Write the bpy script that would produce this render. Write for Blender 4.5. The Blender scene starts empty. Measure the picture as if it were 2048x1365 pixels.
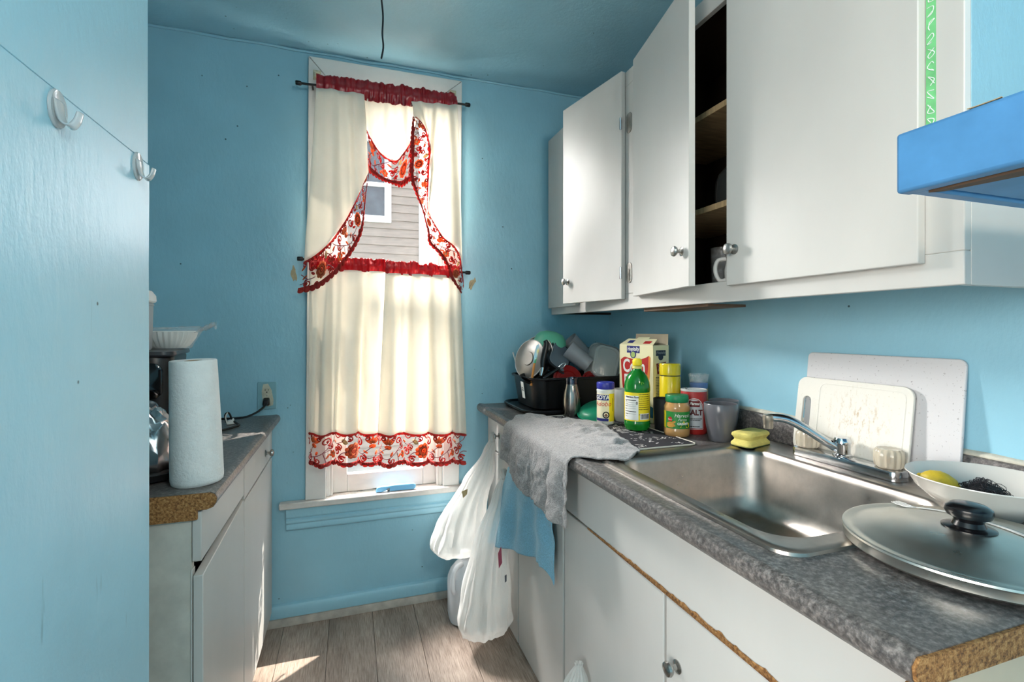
import bpy, bmesh, math, random
from mathutils import Vector, Matrix, noise
PI = math.pi
S = bpy.context.scene
COL = S.collection
R = math.radians

# ------------------------------------------------------------------ camera, sky, sun, exposure
H = 1.275
cam_d = bpy.data.cameras.new('camera'); cam = bpy.data.objects.new('camera', cam_d); COL.objects.link(cam)
cam.location = (0, 0, H)
cam.rotation_euler = (R(90), 0, -math.atan(324/969))
cam_d.sensor_fit = 'HORIZONTAL'; cam_d.sensor_width = 36
cam_d.lens = 969/2048*36
cam_d.shift_y = -(682.5-660)/2048
cam_d.clip_start = 0.02
S.camera = cam

W = bpy.data.worlds.new('sky'); S.world = W; W.use_nodes = True
wn = W.node_tree.nodes; wl = W.node_tree.links
bgn = wn['Background']
sky = wn.new('ShaderNodeTexSky'); sky.sky_type = 'NISHITA'; sky.sun_disc = False
sky.sun_elevation = R(48); sky.sun_rotation = R(40); sky.air_density = 1.0; sky.dust_density = 2.0
hsv = wn.new('ShaderNodeHueSaturation'); hsv.inputs['Saturation'].default_value = .35
wl.new(sky.outputs[0], hsv.inputs['Color']); wl.new(hsv.outputs[0], bgn.inputs[0]); bgn.inputs[1].default_value = .8

sd = bpy.data.lights.new('sun', 'SUN'); so = bpy.data.objects.new('sun', sd); COL.objects.link(so)
sd.energy = 8.0; sd.angle = R(0.6); sd.color = (1.0, 0.95, 0.86)
so.location = (6, 8, 9)
so.rotation_euler = Vector((-0.33, -0.27, -0.612)).to_track_quat('-Z', 'Y').to_euler()

# area lamp added as room fill, out of view left behind the camera
ad = bpy.data.lights.new('rear_fill_light', 'AREA'); ao = bpy.data.objects.new('rear_fill_light', ad); COL.objects.link(ao)
ad.shape = 'RECTANGLE'; ad.size = 2.2; ad.size_y = 1.6; ad.energy = 66; ad.color = (1.0, 0.93, 0.84)
ao.location = (-2.27, -.85, 1.4); ao.rotation_euler = (R(90), 0, R(-90))
# area lamp added outside, aimed through the curtain gap to stand in for daylight
ud = bpy.data.lights.new('window_fill_light', 'AREA'); uo = bpy.data.objects.new('window_fill_light', ud); COL.objects.link(uo)
ud.shape = 'RECTANGLE'; ud.size = 1.3; ud.size_y = 1.4; ud.energy = 800; ud.color = (1.0, 0.98, 0.95)
uo.location = (-1.0, 3.75, 2.9); uo.rotation_euler = Vector((1.2, -1.35, -1.1)).to_track_quat('-Z', 'Y').to_euler()
# daylight entering by the kitchen window (portal-sized sky light just outside the panes)
kd = bpy.data.lights.new('window_portal', 'AREA'); ko = bpy.data.objects.new('window_portal', kd); COL.objects.link(ko)
kd.shape = 'RECTANGLE'; kd.size = 0.6; kd.size_y = 2.0; kd.cycles.is_portal = True
ko.location = (0.16, 2.47, 1.47); ko.rotation_euler = (R(-90), 0, 0)

vs = S.view_settings
vs.view_transform = 'Standard'; vs.look = 'None'; vs.gamma = 1; vs.use_curve_mapping = False; vs.exposure = 0.58

# ------------------------------------------------------------------ helpers
def lin(c):
    f = lambda v: v/12.92 if v <= .04045 else ((v+.055)/1.055)**2.4
    return tuple(f(v/255.) for v in c[:3]) + (1,)

def newmat(name):
    m = bpy.data.materials.new(name); m.use_nodes = True
    return m, m.node_tree.nodes, m.node_tree.links, m.node_tree.nodes['Principled BSDF']

def coords(n, l, kind='Object', scale=(1, 1, 1)):
    tc = n.new('ShaderNodeTexCoord'); mp = n.new('ShaderNodeMapping')
    l.new(tc.outputs[kind], mp.inputs[0]); mp.inputs['Scale'].default_value = scale
    return mp.outputs[0]

def noisen(n, l, vec, scale, detail=4, rough=.55):
    t = n.new('ShaderNodeTexNoise'); t.inputs['Scale'].default_value = scale
    t.inputs['Detail'].default_value = detail; t.inputs['Roughness'].default_value = rough
    l.new(vec, t.inputs['Vector']); return t.outputs['Fac']

def ramp(n, l, fac, stops):
    r = n.new('ShaderNodeValToRGB'); l.new(fac, r.inputs[0])
    e = r.color_ramp.elements
    while len(e) < len(stops): e.new(.5)
    for i, (p, c) in enumerate(stops):
        e[i].position = p; e[i].color = c
    return r.outputs[0]

def mixc(n, l, fac, a, b, mode='MIX'):
    m = n.new('ShaderNodeMix'); m.data_type = 'RGBA'; m.blend_type = mode
    for sock, v in ((m.inputs[0], fac), (m.inputs[6], a), (m.inputs[7], b)):
        if hasattr(v, 'links'): l.new(v, sock)
        else: sock.default_value = v
    return m.outputs[2]

def bumpn(n, l, b, h, strength=.2, dist=.002):
    bp = n.new('ShaderNodeBump'); bp.inputs['Strength'].default_value = strength; bp.inputs['Distance'].default_value = dist
    l.new(h, bp.inputs['Height']); l.new(bp.outputs[0], b.inputs['Normal'])

def M(name, col, rough=.5, metal=0., var=.06, vs_=7., bump=0., bs=90., trans=0., alpha=1., coat=0., scale=(1, 1, 1), spec=.5, ior=1.45, sss=0.):
    m, n, l, b = newmat(name)
    c = lin(col)
    v = coords(n, l, 'Object', scale)
    if var > 0:
        f = noisen(n, l, v, vs_)
        lo = tuple(x*(1-var*1.6) for x in c[:3])+(1,); hi = tuple(min(1, x*(1+var)) for x in c[:3])+(1,)
        l.new(ramp(n, l, f, [(.3, lo), (.7, hi)]), b.inputs['Base Color'])
    else: b.inputs['Base Color'].default_value = c
    b.inputs['Roughness'].default_value = rough; b.inputs['Metallic'].default_value = metal
    b.inputs['Transmission Weight'].default_value = trans; b.inputs['Alpha'].default_value = alpha
    b.inputs['Coat Weight'].default_value = coat; b.inputs['IOR'].default_value = ior
    b.inputs['Specular IOR Level'].default_value = spec
    if sss: b.inputs['Subsurface Weight'].default_value = sss; b.inputs['Subsurface Radius'].default_value = (.01, .01, .01)
    if bump > 0: bumpn(n, l, b, noisen(n, l, v, bs, 3), bump)
    return m

# -- the particular surfaces
def wall_paint(name, col, col2=None, rough=.34, scuff=False):
    m, n, l, b = newmat(name)
    v = coords(n, l)
    big = noisen(n, l, v, 2.2, 5)
    c = lin(col); lo = tuple(x*.90 for x in c[:3])+(1,); hi = tuple(min(1, x*1.06) for x in c[:3])+(1,)
    base = ramp(n, l, big, [(.3, lo), (.7, hi)])
    vor = n.new('ShaderNodeTexVoronoi'); vor.inputs['Scale'].default_value = 13; l.new(v, vor.inputs['Vector'])
    nick = ramp(n, l, vor.outputs['Distance'], [(.03, (1, 1, 1, 1)), (.05, (0, 0, 0, 1))])
    sel = ramp(n, l, noisen(n, l, v, 3.1, 1), [(.46, (0, 0, 0, 1)), (.52, (1, 1, 1, 1))])
    mk = mixc(n, l, 1.0, nick, sel, 'MULTIPLY')
    out = mixc(n, l, mk, base, lin(col2 or (48, 78, 92)))
    if scuff:
        vv = coords(n, l, 'Object', (30, 30, 4.5))
        sf = ramp(n, l, noisen(n, l, vv, 1.1, 3, .6), [(.70, (0, 0, 0, 1)), (.78, (.55, .55, .55, 1))])
        out = mixc(n, l, sf, out, lin((92, 128, 142)))
        wf = ramp(n, l, noisen(n, l, vv, .7, 4, .6), [(.66, (0, 0, 0, 1)), (.8, (.5, .5, .5, 1))])
        out = mixc(n, l, wf, out, lin((206, 228, 236)))
    l.new(out, b.inputs['Base Color'])
    b.inputs['Roughness'].default_value = rough
    v2 = coords(n, l, 'Object', (1, 1, .45))
    h = n.new('ShaderNodeMath'); h.operation = 'ADD'
    l.new(noisen(n, l, v2, 55, 4, .6), h.inputs[0]); l.new(noisen(n, l, v, 7, 2), h.inputs[1])
    bumpn(n, l, b, h.outputs[0], .32, .004)
    return m

def laminate(name):
    m, n, l, b = newmat(name)
    v = coords(n, l)
    a = ramp(n, l, noisen(n, l, v, 120, 6, .7), [(.34, lin((84, 81, 80))), (.5, lin((128, 123, 121))), (.68, lin((186, 179, 174)))])
    d = ramp(n, l, noisen(n, l, v, 16, 5, .6), [(.3, lin((122, 117, 117))), (.7, lin((194, 187, 182)))])
    c = mixc(n, l, .62, a, d, 'MULTIPLY')
    wear = ramp(n, l, noisen(n, l, v, 38, 6, .75), [(.69, (0, 0, 0, 1)), (.74, (1, 1, 1, 1))])
    l.new(mixc(n, l, wear, c, lin((178, 170, 142))), b.inputs['Base Color'])
    b.inputs['Roughness'].default_value = .36
    bumpn(n, l, b, noisen(n, l, v, 200, 2), .08, .001)
    return m

def particle_board(name):
    m, n, l, b = newmat(name)
    v = coords(n, l)
    l.new(ramp(n, l, noisen(n, l, v, 190, 5, .7), [(.35, lin((84, 54, 26))), (.5, lin((148, 102, 56))), (.68, lin((190, 146, 92)))]), b.inputs['Base Color'])
    b.inputs['Roughness'].default_value = .85
    bumpn(n, l, b, noisen(n, l, v, 260, 3), .5, .002)
    return m

def floor_wood(name):
    m, n, l, b = newmat(name)
    oi = n.new('ShaderNodeObjectInfo'); tc = n.new('ShaderNodeTexCoord')
    add = n.new('ShaderNodeVectorMath'); add.operation = 'ADD'
    sc = n.new('ShaderNodeVectorMath'); sc.operation = 'SCALE'; sc.inputs['Scale'].default_value = 31
    comb = n.new('ShaderNodeCombineXYZ'); l.new(oi.outputs['Random'], comb.inputs[0]); l.new(oi.outputs['Random'], comb.inputs[1])
    l.new(comb.outputs[0], sc.inputs[0]); l.new(tc.outputs['Object'], add.inputs[0]); l.new(sc.outputs[0], add.inputs[1])
    mp = n.new('ShaderNodeMapping'); mp.inputs['Scale'].default_value = (48, 2.2, 1); l.new(add.outputs[0], mp.inputs[0])
    mp2 = n.new('ShaderNodeMapping'); mp2.inputs['Scale'].default_value = (5, 1.3, 1); l.new(add.outputs[0], mp2.inputs[0])
    g = noisen(n, l, mp.outputs[0], 6, 8, .68); big = noisen(n, l, mp2.outputs[0], 1.6, 4)
    a = ramp(n, l, g, [(.3, lin((122, 106, 94))), (.48, lin((178, 162, 150))), (.68, lin((214, 199, 187)))])
    d = ramp(n, l, big, [(.3, lin((172, 160, 152))), (.68, lin((250, 246, 242)))])
    c = mixc(n, l, .8, a, d, 'MULTIPLY')
    tint = ramp(n, l, oi.outputs['Random'], [(0, (.82, .80, .78, 1)), (1, (1, 1, 1, 1))])
    l.new(mixc(n, l, 1, c, tint, 'MULTIPLY'), b.inputs['Base Color'])
    b.inputs['Roughness'].default_value = .42
    bumpn(n, l, b, g, .15, .001)
    return m

def cloth(name, col, translucency=.45, sheer=0., weave=900., rough=.9, var=.05, gloss=0., bump=.25):
    m, n, l, b = newmat(name)
    v = coords(n, l)
    c = lin(col); lo = tuple(x*(1-var) for x in c[:3])+(1,)
    base = ramp(n, l, noisen(n, l, v, 12, 4), [(.3, lo), (.7, c)])
    l.new(base, b.inputs['Base Color']); b.inputs['Roughness'].default_value = rough
    if gloss: b.inputs['Sheen Weight'].default_value = gloss
    bumpn(n, l, b, noisen(n, l, v, weave, 2), bump, .001)
    out = n['Material Output']; sh = b.outputs[0]
    if translucency:
        t = n.new('ShaderNodeBsdfTranslucent'); l.new(base, t.inputs[0])
        mx = n.new('ShaderNodeMixShader'); mx.inputs[0].default_value = translucency
        l.new(sh, mx.inputs[1]); l.new(t.outputs[0], mx.inputs[2]); sh = mx.outputs[0]
    if sheer:
        t = n.new('ShaderNodeBsdfTransparent'); mx = n.new('ShaderNodeMixShader'); mx.inputs[0].default_value = sheer
        l.new(sh, mx.inputs[1]); l.new(t.outputs[0], mx.inputs[2]); sh = mx.outputs[0]
    l.new(sh, out.inputs[0])
    return m

def plastic_film(name, col, transp=.3, transl=.45, rough=.25, bs=40):
    m, n, l, b = newmat(name)
    v = coords(n, l, 'Object', (1, 1, .25))
    b.inputs['Base Color'].default_value = lin(col); b.inputs['Roughness'].default_value = rough
    bumpn(n, l, b, noisen(n, l, v, bs, 5, .6), .8, .008)
    t = n.new('ShaderNodeBsdfTranslucent'); t.inputs[0].default_value = lin(col)
    mx = n.new('ShaderNodeMixShader'); mx.inputs[0].default_value = transl
    l.new(b.outputs[0], mx.inputs[1]); l.new(t.outputs[0], mx.inputs[2])
    tr = n.new('ShaderNodeBsdfTransparent'); m2 = n.new('ShaderNodeMixShader'); m2.inputs[0].default_value = transp
    l.new(mx.outputs[0], m2.inputs[1]); l.new(tr.outputs[0], m2.inputs[2])
    l.new(m2.outputs[0], n['Material Output'].inputs[0])
    return m

def pane_glass(name, dirt=.05):
    m, n, l, b = newmat(name)
    v = coords(n, l)
    b.inputs['Base Color'].default_value = (.9, .9, .9, 1); b.inputs['Roughness'].default_value = .05
    tr = n.new('ShaderNodeBsdfTransparent'); mx = n.new('ShaderNodeMixShader')
    f = ramp(n, l, noisen(n, l, v, 60, 5, .7), [(.45, (.006+dirt*.5,)*3+(1,)), (.75, (.02+dirt*2.2,)*3+(1,))])
    l.new(f, mx.inputs[0]); l.new(tr.outputs[0], mx.inputs[1]); l.new(b.outputs[0], mx.inputs[2])
    l.new(mx.outputs[0], n['Material Output'].inputs[0])
    return m

def metal_brushed(name, col, rough=.3, scale=(1, 60, 1), var=.1, noise_scale=6., bump=.05):
    m, n, l, b = newmat(name)
    v = coords(n, l, 'Object', scale); v1 = coords(n, l)
    c = lin(col); lo = tuple(x*(1-var*2) for x in c[:3])+(1,)
    l.new(ramp(n, l, noisen(n, l, v1, noise_scale, 6, .65), [(.3, lo), (.65, c)]), b.inputs['Base Color'])
    b.inputs['Metallic'].default_value = 1
    rr = ramp(n, l, noisen(n, l, v, 9, 3), [(.3, (rough*.75,)*3+(1,)), (.7, (rough*1.3,)*3+(1,))])
    l.new(rr, b.inputs['Roughness'])
    if bump: bumpn(n, l, b, noisen(n, l, v, 14, 3), bump, .001)
    return m

BLUE = wall_paint('blue_wall_paint', (150, 199, 217))
BLUE2 = wall_paint('blue_ceiling_paint', (156, 204, 221), rough=.28)
PANEL = wall_paint('blue_panel_paint', (164, 209, 225), rough=.36, scuff=True)
TRIMBLUE = wall_paint('blue_trim_paint', (152, 201, 219), rough=.3)
WHITE = M('white_cabinet_paint', (196, 193, 188), .38, var=.03, vs_=5, bump=.06, bs=70, scale=(1, 1, .5))
WHITE2 = M('aged_white_paint', (200, 197, 190), .5, var=.08, vs_=14, bump=.1, bs=90)
ENDWHITE = M('worn_cabinet_side', (196, 192, 182), .6, var=.09, vs_=20, bump=.1)
TRIMWHITE = M('window_white_paint', (222, 221, 217), .4, var=.03, vs_=12, bump=.08)
DIRTYBASE = M('dirty_base_moulding', (176, 168, 158), .6, var=.14, vs_=22, bump=.3, bs=120)
SILLW = M('worn_sill_paint', (212, 209, 204), .5, var=.08, vs_=20, bump=.2)
LAM = laminate('grey_speckled_laminate')
PB_ = particle_board('raw_particle_board')
WOOD = floor_wood('grey_wood_floor')
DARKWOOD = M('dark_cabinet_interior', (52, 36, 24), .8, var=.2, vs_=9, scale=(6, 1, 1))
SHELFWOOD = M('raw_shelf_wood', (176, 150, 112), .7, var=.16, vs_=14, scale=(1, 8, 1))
BROWNW = M('brown_board', (100, 76, 58), .7, var=.14, vs_=12)
CREAM = cloth('cream_curtain_cloth', (246, 240, 228), .26, .05, 700)
SATIN = M('red_satin', (150, 14, 26), .28, var=.12, vs_=30, spec=.7)
SATIN_T = cloth('red_satin_backlit', (190, 24, 36), .25, 0, 500, .35)
LRED = cloth('lace_red_thread', (196, 58, 52), .45, 0, 1200, .7, .15)
LORA = cloth('lace_orange_thread', (222, 122, 74), .45, 0, 1200, .7, .15)
LMAU = cloth('lace_mauve_thread', (156, 92, 100), .4, 0, 1200, .7, .15)
LTAN = cloth('lace_tan_thread', (206, 176, 132), .35, 0, 1200, .7, .12)
BLACKP = M('black_plastic', (18, 18, 20), .35, var=.2)
BLACKM = M('black_matte', (14, 13, 14), .6, var=.2)
RUBBER = M('black_cord_rubber', (22, 20, 20), .45, var=.1)
CHROME = metal_brushed('chrome', (214, 216, 220), .09, (1, 1, 1), .08, 12, 0)
NICKEL = metal_brushed('brushed_nickel', (176, 174, 170), .3, (1, 1, 1), .1, 30, .03)
STEEL = metal_brushed('stainless_sink', (184, 176, 168), .34, (1, 1, 1), .07, 40, .0)
ALU = metal_brushed('aluminium_lid', (212, 209, 200), .33, (1, 1, 1), .06, 7, .0)
FOIL = metal_brushed('foil', (205, 200, 200), .2, (1, 1, 1), .06, 20, .4)
PANE = pane_glass('window_pane_glass', .0)
CLEAR = pane_glass('clear_plastic', .16)
PLATEW = M('white_plastic', (225, 224, 220), .4, var=.04)
PAPER = M('paper_towel', (232, 231, 228), .95, var=.03, vs_=30, bump=.8, bs=140)

# ---- mesh builders
WROOT = set()
def tag(o, label=None, cat=None, group=None, kind=None):
    if label: o['label'] = label
    if cat: o['category'] = cat
    if group: o['group'] = group
    if kind: o['kind'] = kind
    return o

def thing(name, label, cat, loc=(0, 0, 0), rot=(0, 0, 0), group=None, world=False):
    o = bpy.data.objects.new(name, None); COL.objects.link(o); o.empty_display_size = .03
    o.location = loc; o.rotation_euler = rot
    tag(o, label, cat, group)
    if world: WROOT.add(o.name)
    return o

def sharpen(me, ang=R(38)):
    bm = bmesh.new(); bm.from_mesh(me)
    bmesh.ops.recalc_face_normals(bm, faces=bm.faces)
    for f in bm.faces: f.smooth = True
    for e in bm.edges:
        if len(e.link_faces) == 2 and e.calc_face_angle(0) > ang: e.smooth = False
    bm.to_mesh(me); bm.free()

def mesh(name, V, Fc, mat, parent=None, smooth=True, bev=0, solid=0, sub=0, mats=None, fm=None, recalc=True, segs=2, soff=0.):
    me = bpy.data.meshes.new(name); me.from_pydata([tuple(v) for v in V], [], Fc); me.update()
    for m_ in (mats or [mat]): me.materials.append(m_)
    if fm:
        for p, i in zip(me.polygons, fm): p.material_index = i
    if smooth and recalc: sharpen(me)
    elif smooth:
        for p in me.polygons: p.use_smooth = True
    o = bpy.data.objects.new(name, me); COL.objects.link(o)
    if parent is not None:
        o.parent = parent
        if parent.name in WROOT: o.location = -Vector(parent.location)
    if solid:
        s = o.modifiers.new('thickness', 'SOLIDIFY'); s.thickness = solid; s.offset = soff
    if bev:
        b = o.modifiers.new('edges', 'BEVEL'); b.width = bev; b.segments = segs; b.limit_method = 'ANGLE'; b.angle_limit = R(40)
    if sub:
        s = o.modifiers.new('smooth', 'SUBSURF'); s.levels = sub; s.render_levels = sub
    return o

BF = [(0, 3, 2, 1), (4, 5, 6, 7), (0, 1, 5, 4), (1, 2, 6, 5), (2, 3, 7, 6), (3, 0, 4, 7)]
def boxv(x0, x1, y0, y1, z0, z1):
    return [(x0, y0, z0), (x1, y0, z0), (x1, y1, z0), (x0, y1, z0), (x0, y0, z1), (x1, y0, z1), (x1, y1, z1), (x0, y1, z1)]
def box(name, x0, x1, y0, y1, z0, z1, mat, parent=None, bev=.002):
    return mesh(name, boxv(x0, x1, y0, y1, z0, z1), BF, mat, parent, True, bev)
def boxes(name, L, mat, parent=None, bev=0):
    V, Fc = [], []
    for b in L:
        k = len(V); V += boxv(*b); Fc += [tuple(i+k for i in f) for f in BF]
    return mesh(name, V, Fc, mat, parent, True, bev)
def hexa(name, P8, mat, parent=None, bev=.002):
    return mesh(name, P8, BF, mat, parent, True, bev)

def lathe_vf(prof, seg=32, close=False, mod=None):
    V, Fc = [], []
    n = len(prof)
    for i in range(seg):
        a = 2*PI*i/seg
        for j, (r, z) in enumerate(prof):
            rr = r*(mod(a, j) if mod else 1)
            V.append((rr*math.cos(a), rr*math.sin(a), z))
    for i in range(seg):
        k = (i+1) % seg
        for j in range(n-1):
            Fc.append((i*n+j, k*n+j, k*n+j+1, i*n+j+1))
    return V, Fc
def xf(V, mtx): return [mtx @ Vector(v) for v in V]
def lathe(name, prof, mat, parent=None, mtx=None, seg=32, mod=None, **kw):
    V, Fc = lathe_vf(prof, seg, mod=mod)
    bm = bmesh.new(); bv = [bm.verts.new(v) for v in V]
    for f in Fc:
        try: bm.faces.new([bv[i] for i in f])
        except ValueError: pass
    bmesh.ops.remove_doubles(bm, verts=bm.verts, dist=1e-5)
    bm.verts.index_update()
    V = [v.co.copy() for v in bm.verts]; Fc = [tuple(v.index for v in f.verts) for f in bm.faces]; bm.free()
    if mtx is not None: V = xf(V, mtx)
    return mesh(name, V, Fc, mat, parent, **kw)

def smooth_path(P, n=8):
    P = [Vector(p) for p in P]; out = []
    for i in range(len(P)-1):
        p0 = P[max(i-1, 0)]; p1 = P[i]; p2 = P[i+1]; p3 = P[min(i+2, len(P)-1)]
        for k in range(n):
            t = k/n
            out.append(.5*((2*p1)+(p2-p0)*t+(2*p0-5*p1+4*p2-p3)*t*t+(3*p1-p0-3*p2+p3)*t**3))
    out.append(P[-1]); return out
def tube_vf(P, rad, seg=10, flat=1.):
    P = [Vector(p) for p in P]; V, Fc = [], []
    up = None
    for i, p in enumerate(P):
        d = (P[min(i+1, len(P)-1)]-P[max(i-1, 0)]).normalized()
        if up is None:
            up = d.cross(Vector((0, 0, 1)))
            if up.length < .1: up = d.cross(Vector((0, 1, 0)))
            up.normalize()
        up = (up-d*up.dot(d)).normalized(); si = d.cross(up)
        r = rad(i/(len(P)-1)) if callable(rad) else rad
        for k in range(seg):
            a = 2*PI*k/seg
            V.append(p+up*(r*math.cos(a))+si*(r*flat*math.sin(a)))
    for i in range(len(P)-1):
        for k in range(seg):
            k2 = (k+1) % seg
            Fc.append((i*seg+k, i*seg+k2, (i+1)*seg+k2, (i+1)*seg+k))
    Fc.append(tuple(range(seg))); Fc.append(tuple((len(P)-1)*seg+k for k in range(seg)))
    return V, Fc
def tube(name, P, rad, mat, parent=None, seg=10, n=8, flat=1., **kw):
    V, Fc = tube_vf(smooth_path(P, n) if n else P, rad, seg, flat)
    return mesh(name, V, Fc, mat, parent, **kw)

def rr(w, h, r, n=6, cx=0, cy=0):
    out = []
    for (sx, sy, a0) in ((1, 1, 0), (-1, 1, 90), (-1, -1, 180), (1, -1, 270)):
        for k in range(n+1):
            a = R(a0+90*k/n)
            out.append((cx+sx*(w/2-r)+r*math.cos(a), cy+sy*(h/2-r)+r*math.sin(a)))
    return out
def prism(name, poly, d0, d1, mat, parent=None, mp=None, bev=0, **kw):
    mp = mp or (lambda x, y, d: (x, y, d)); n = len(poly)
    V = [mp(x, y, d0) for x, y in poly]+[mp(x, y, d1) for x, y in poly]
    Fc = [tuple(range(n))[::-1], tuple(range(n, 2*n))]+[(i, (i+1) % n, n+(i+1) % n, n+i) for i in range(n)]
    return mesh(name, V, Fc, mat, parent, True, bev, **kw)
def loft(name, loops, mat, parent=None, cap0=True, cap1=True, **kw):
    n = len(loops[0]); V = [p for L in loops for p in L]; Fc = []
    for i in range(len(loops)-1):
        for k in range(n): Fc.append((i*n+k, i*n+(k+1) % n, (i+1)*n+(k+1) % n, (i+1)*n+k))
    if cap0: Fc.append(tuple(range(n))[::-1])
    if cap1: Fc.append(tuple((len(loops)-1)*n+k for k in range(n)))
    return mesh(name, V, Fc, mat, parent, **kw)
def grid(name, f, nu, nv, mat, parent=None, solid=.0015, **kw):
    V = [f(i/nu, j/nv) for j in range(nv+1) for i in range(nu+1)]; w = nu+1
    Fc = [(j*w+i, j*w+i+1, (j+1)*w+i+1, (j+1)*w+i) for j in range(nv) for i in range(nu)]
    return mesh(name, V, Fc, mat, parent, True, 0, solid, recalc=kw.pop('recalc', False), **kw)
def orient(loc, z, x=(1, 0, 0)):
    z = Vector(z).normalized(); x = Vector(x); y = z.cross(x).normalized(); x = y.cross(z)
    m = Matrix((x, y, z)).transposed().to_4x4(); m.translation = Vector(loc); return m
def ethang(name, label, cat, m, group=None):
    o = thing(name, label, cat, m.translation, m.to_euler(), group); return o

def text_vf(s, size, align='CENTER', shear=0., bold=0., sx=1.):
    cu = bpy.data.curves.new('t', 'FONT'); cu.body = s; cu.size = size; cu.align_x = align; cu.align_y = 'CENTER'; cu.shear = shear; cu.offset = bold
    cu.resolution_u = 3
    o = bpy.data.objects.new('t', cu); COL.objects.link(o)
    bpy.context.view_layer.update()
    dg = bpy.context.evaluated_depsgraph_get(); me = o.evaluated_get(dg).to_mesh()
    V = [(v.co.x*sx, v.co.y) for v in me.vertices]; Fc = [tuple(p.vertices) for p in me.polygons]
    o.evaluated_get(dg).to_mesh_clear(); bpy.data.objects.remove(o); bpy.data.curves.remove(cu)
    return V, Fc
def text(name, s, size, f, mat, parent, **kw):
    V, Fc = text_vf(s, size, **kw)
    return mesh(name, [f(x, y) for x, y in V], Fc, mat, parent, False)
def flat2d(name, polys, f, mat, parent):
    V, Fc = [], []
    for p in polys:
        k = len(V); V += [f(x, y) for x, y in p]; Fc.append(tuple(range(k, k+len(p))))
    return mesh(name, V, Fc, mat, parent, False)
def cylmap(r, a0, z0): return lambda x, y: (r*math.cos(a0+x/r), r*math.sin(a0+x/r), z0+y)
def cylpatch(name, r, a0, a1, z0, z1, mat, parent, n=24, rt=None):
    rt = rt or r; V, Fc = [], []
    for i in range(n+1):
        a = a0+(a1-a0)*i/n
        V += [(r*math.cos(a), r*math.sin(a), z0), (rt*math.cos(a), rt*math.sin(a), z1)]
    for i in range(n): Fc.append((2*i, 2*i+2, 2*i+3, 2*i+1))
    return mesh(name, V, Fc, mat, parent, True, recalc=False)
def rect(x0, x1, y0, y1): return [(x0, y0), (x1, y0), (x1, y1), (x0, y1)]
def disc(cx, cy, r, n=20, ry=None, a=0): 
    ry = ry or r; ca, sa = math.cos(a), math.sin(a)
    return [(cx+r*math.cos(2*PI*k/n)*ca-ry*math.sin(2*PI*k/n)*sa, cy+r*math.cos(2*PI*k/n)*sa+ry*math.sin(2*PI*k/n)*ca) for k in range(n)]
def facing(x, y): return math.atan2(-y, -x)
def nz(x, y, z, s=1.): return noise.noise(Vector((x*s, y*s, z*s)))
def struct(o): o['kind'] = 'structure'; return o

# unseen lamp added overhead behind the camera to brighten the room
def added_fill_lamp():
    t = thing('added_fill_lamp', 'added unseen fill lamp with round white base overhead behind the viewpoint', 'lamp', (.62, -.6, 2.505))
    lathe('base', [(0, 0), (.14, 0), (.14, -.012), (.10, -.03), (.02, -.034), (0, -.034)], M('fill_lamp_base', (225, 224, 220), .4), t)
    ld = bpy.data.lights.new('fill_lamp_glow', 'POINT'); lo = bpy.data.objects.new('fill_lamp_glow', ld); COL.objects.link(lo)
    ld.energy = 28; ld.color = (1, .87, .73); ld.shadow_soft_size = .11; lo.parent = t; lo.location = (0, 0, -.42)
added_fill_lamp()

# ------------------------------------------------------------------ the room
WR, WB, CEIL = 1.325, 2.31, 2.505        # right wall x, window wall y, ceiling z
# floor of grey planks
fl = thing('floor', None, None); struct(fl)
box('subfloor', -2.3, 1.45, -2.7, 2.46, -.06, -.014, M('subfloor', (60, 55, 50), .9), fl, 0)
rnd = random.Random(4)
px = -2.3+.03; i = 0
while px < 1.44:
    y = -2.7+rnd.uniform(-1.0, 0); x1 = min(px+.182, 1.45)
    while y < 2.46:
        y1 = min(y+1.22, 2.46)
        if y1 > -2.7: box('plank', px+.0006, x1-.0006, max(y, -2.7)+.0006, y1-.0006, -.014, 0, WOOD, fl, .0012)
        y += 1.22
    px += .182
# walls
wb = thing('wall_back', None, None); struct(wb)
boxes('plaster', [(-1.05, -.10, WB, 2.46, 0, CEIL), (.42, WR+.12, WB, 2.46, 0, CEIL), (-.10, .42, WB, 2.46, 0, .5), (-.10, .42, WB, 2.46, 2.39, CEIL)], BLUE, wb)
struct(box('wall_right', WR, WR+.12, -2.7, WB, 0, CEIL, BLUE, None, 0))
struct(box('wall_left', -1.05, -.95, 1.08, WB, 0, CEIL, BLUE, None, 0))
pl = thing('wall_left_partition', None, None); struct(pl)
box('plaster', -1.05, -.363, .50, 1.078, 0, CEIL, PANEL, pl, .004)
V = []
prism('painted_panel', [(.505, 1.5832), (1.0785, 1.5862), (1.0785, CEIL), (.505, CEIL)], -.363, -.3594, PANEL, pl, lambda y, z, x: (x, y, z), .001)
prism('painted_panel', [(.505, 0), (1.081, 0), (1.0815, .6), (1.083, 1.1), (1.0805, 1.4), (1.083, 1.52), (1.083, 1.585), (.505, 1.582)], -.363, -.3585, PANEL, pl, lambda y, z, x: (x, y, z), .0012)
wlr = thing('wall_left_rear', None, None); struct(wlr)
boxes('plaster', [(-2.4, -2.3, -2.7, -2.0, 0, CEIL), (-2.4, -2.3, .3, .62, 0, CEIL), (-2.4, -2.3, -2.0, .3, 0, .5), (-2.4, -2.3, -2.0, .3, 2.3, CEIL)], BLUE, wlr)
struct(box('wall_left_return', -2.3, -1.05, .50, .62, 0, CEIL, BLUE, None, 0))
wr = thing('wall_rear', None, None); struct(wr)
boxes('plaster', [(-2.4, WR+.12, -2.82, -2.7, 0, CEIL)], BLUE, wr)
w2 = thing('added_rear_window', None, None); struct(w2)  # unseen window added to go with the rear fill light
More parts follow.
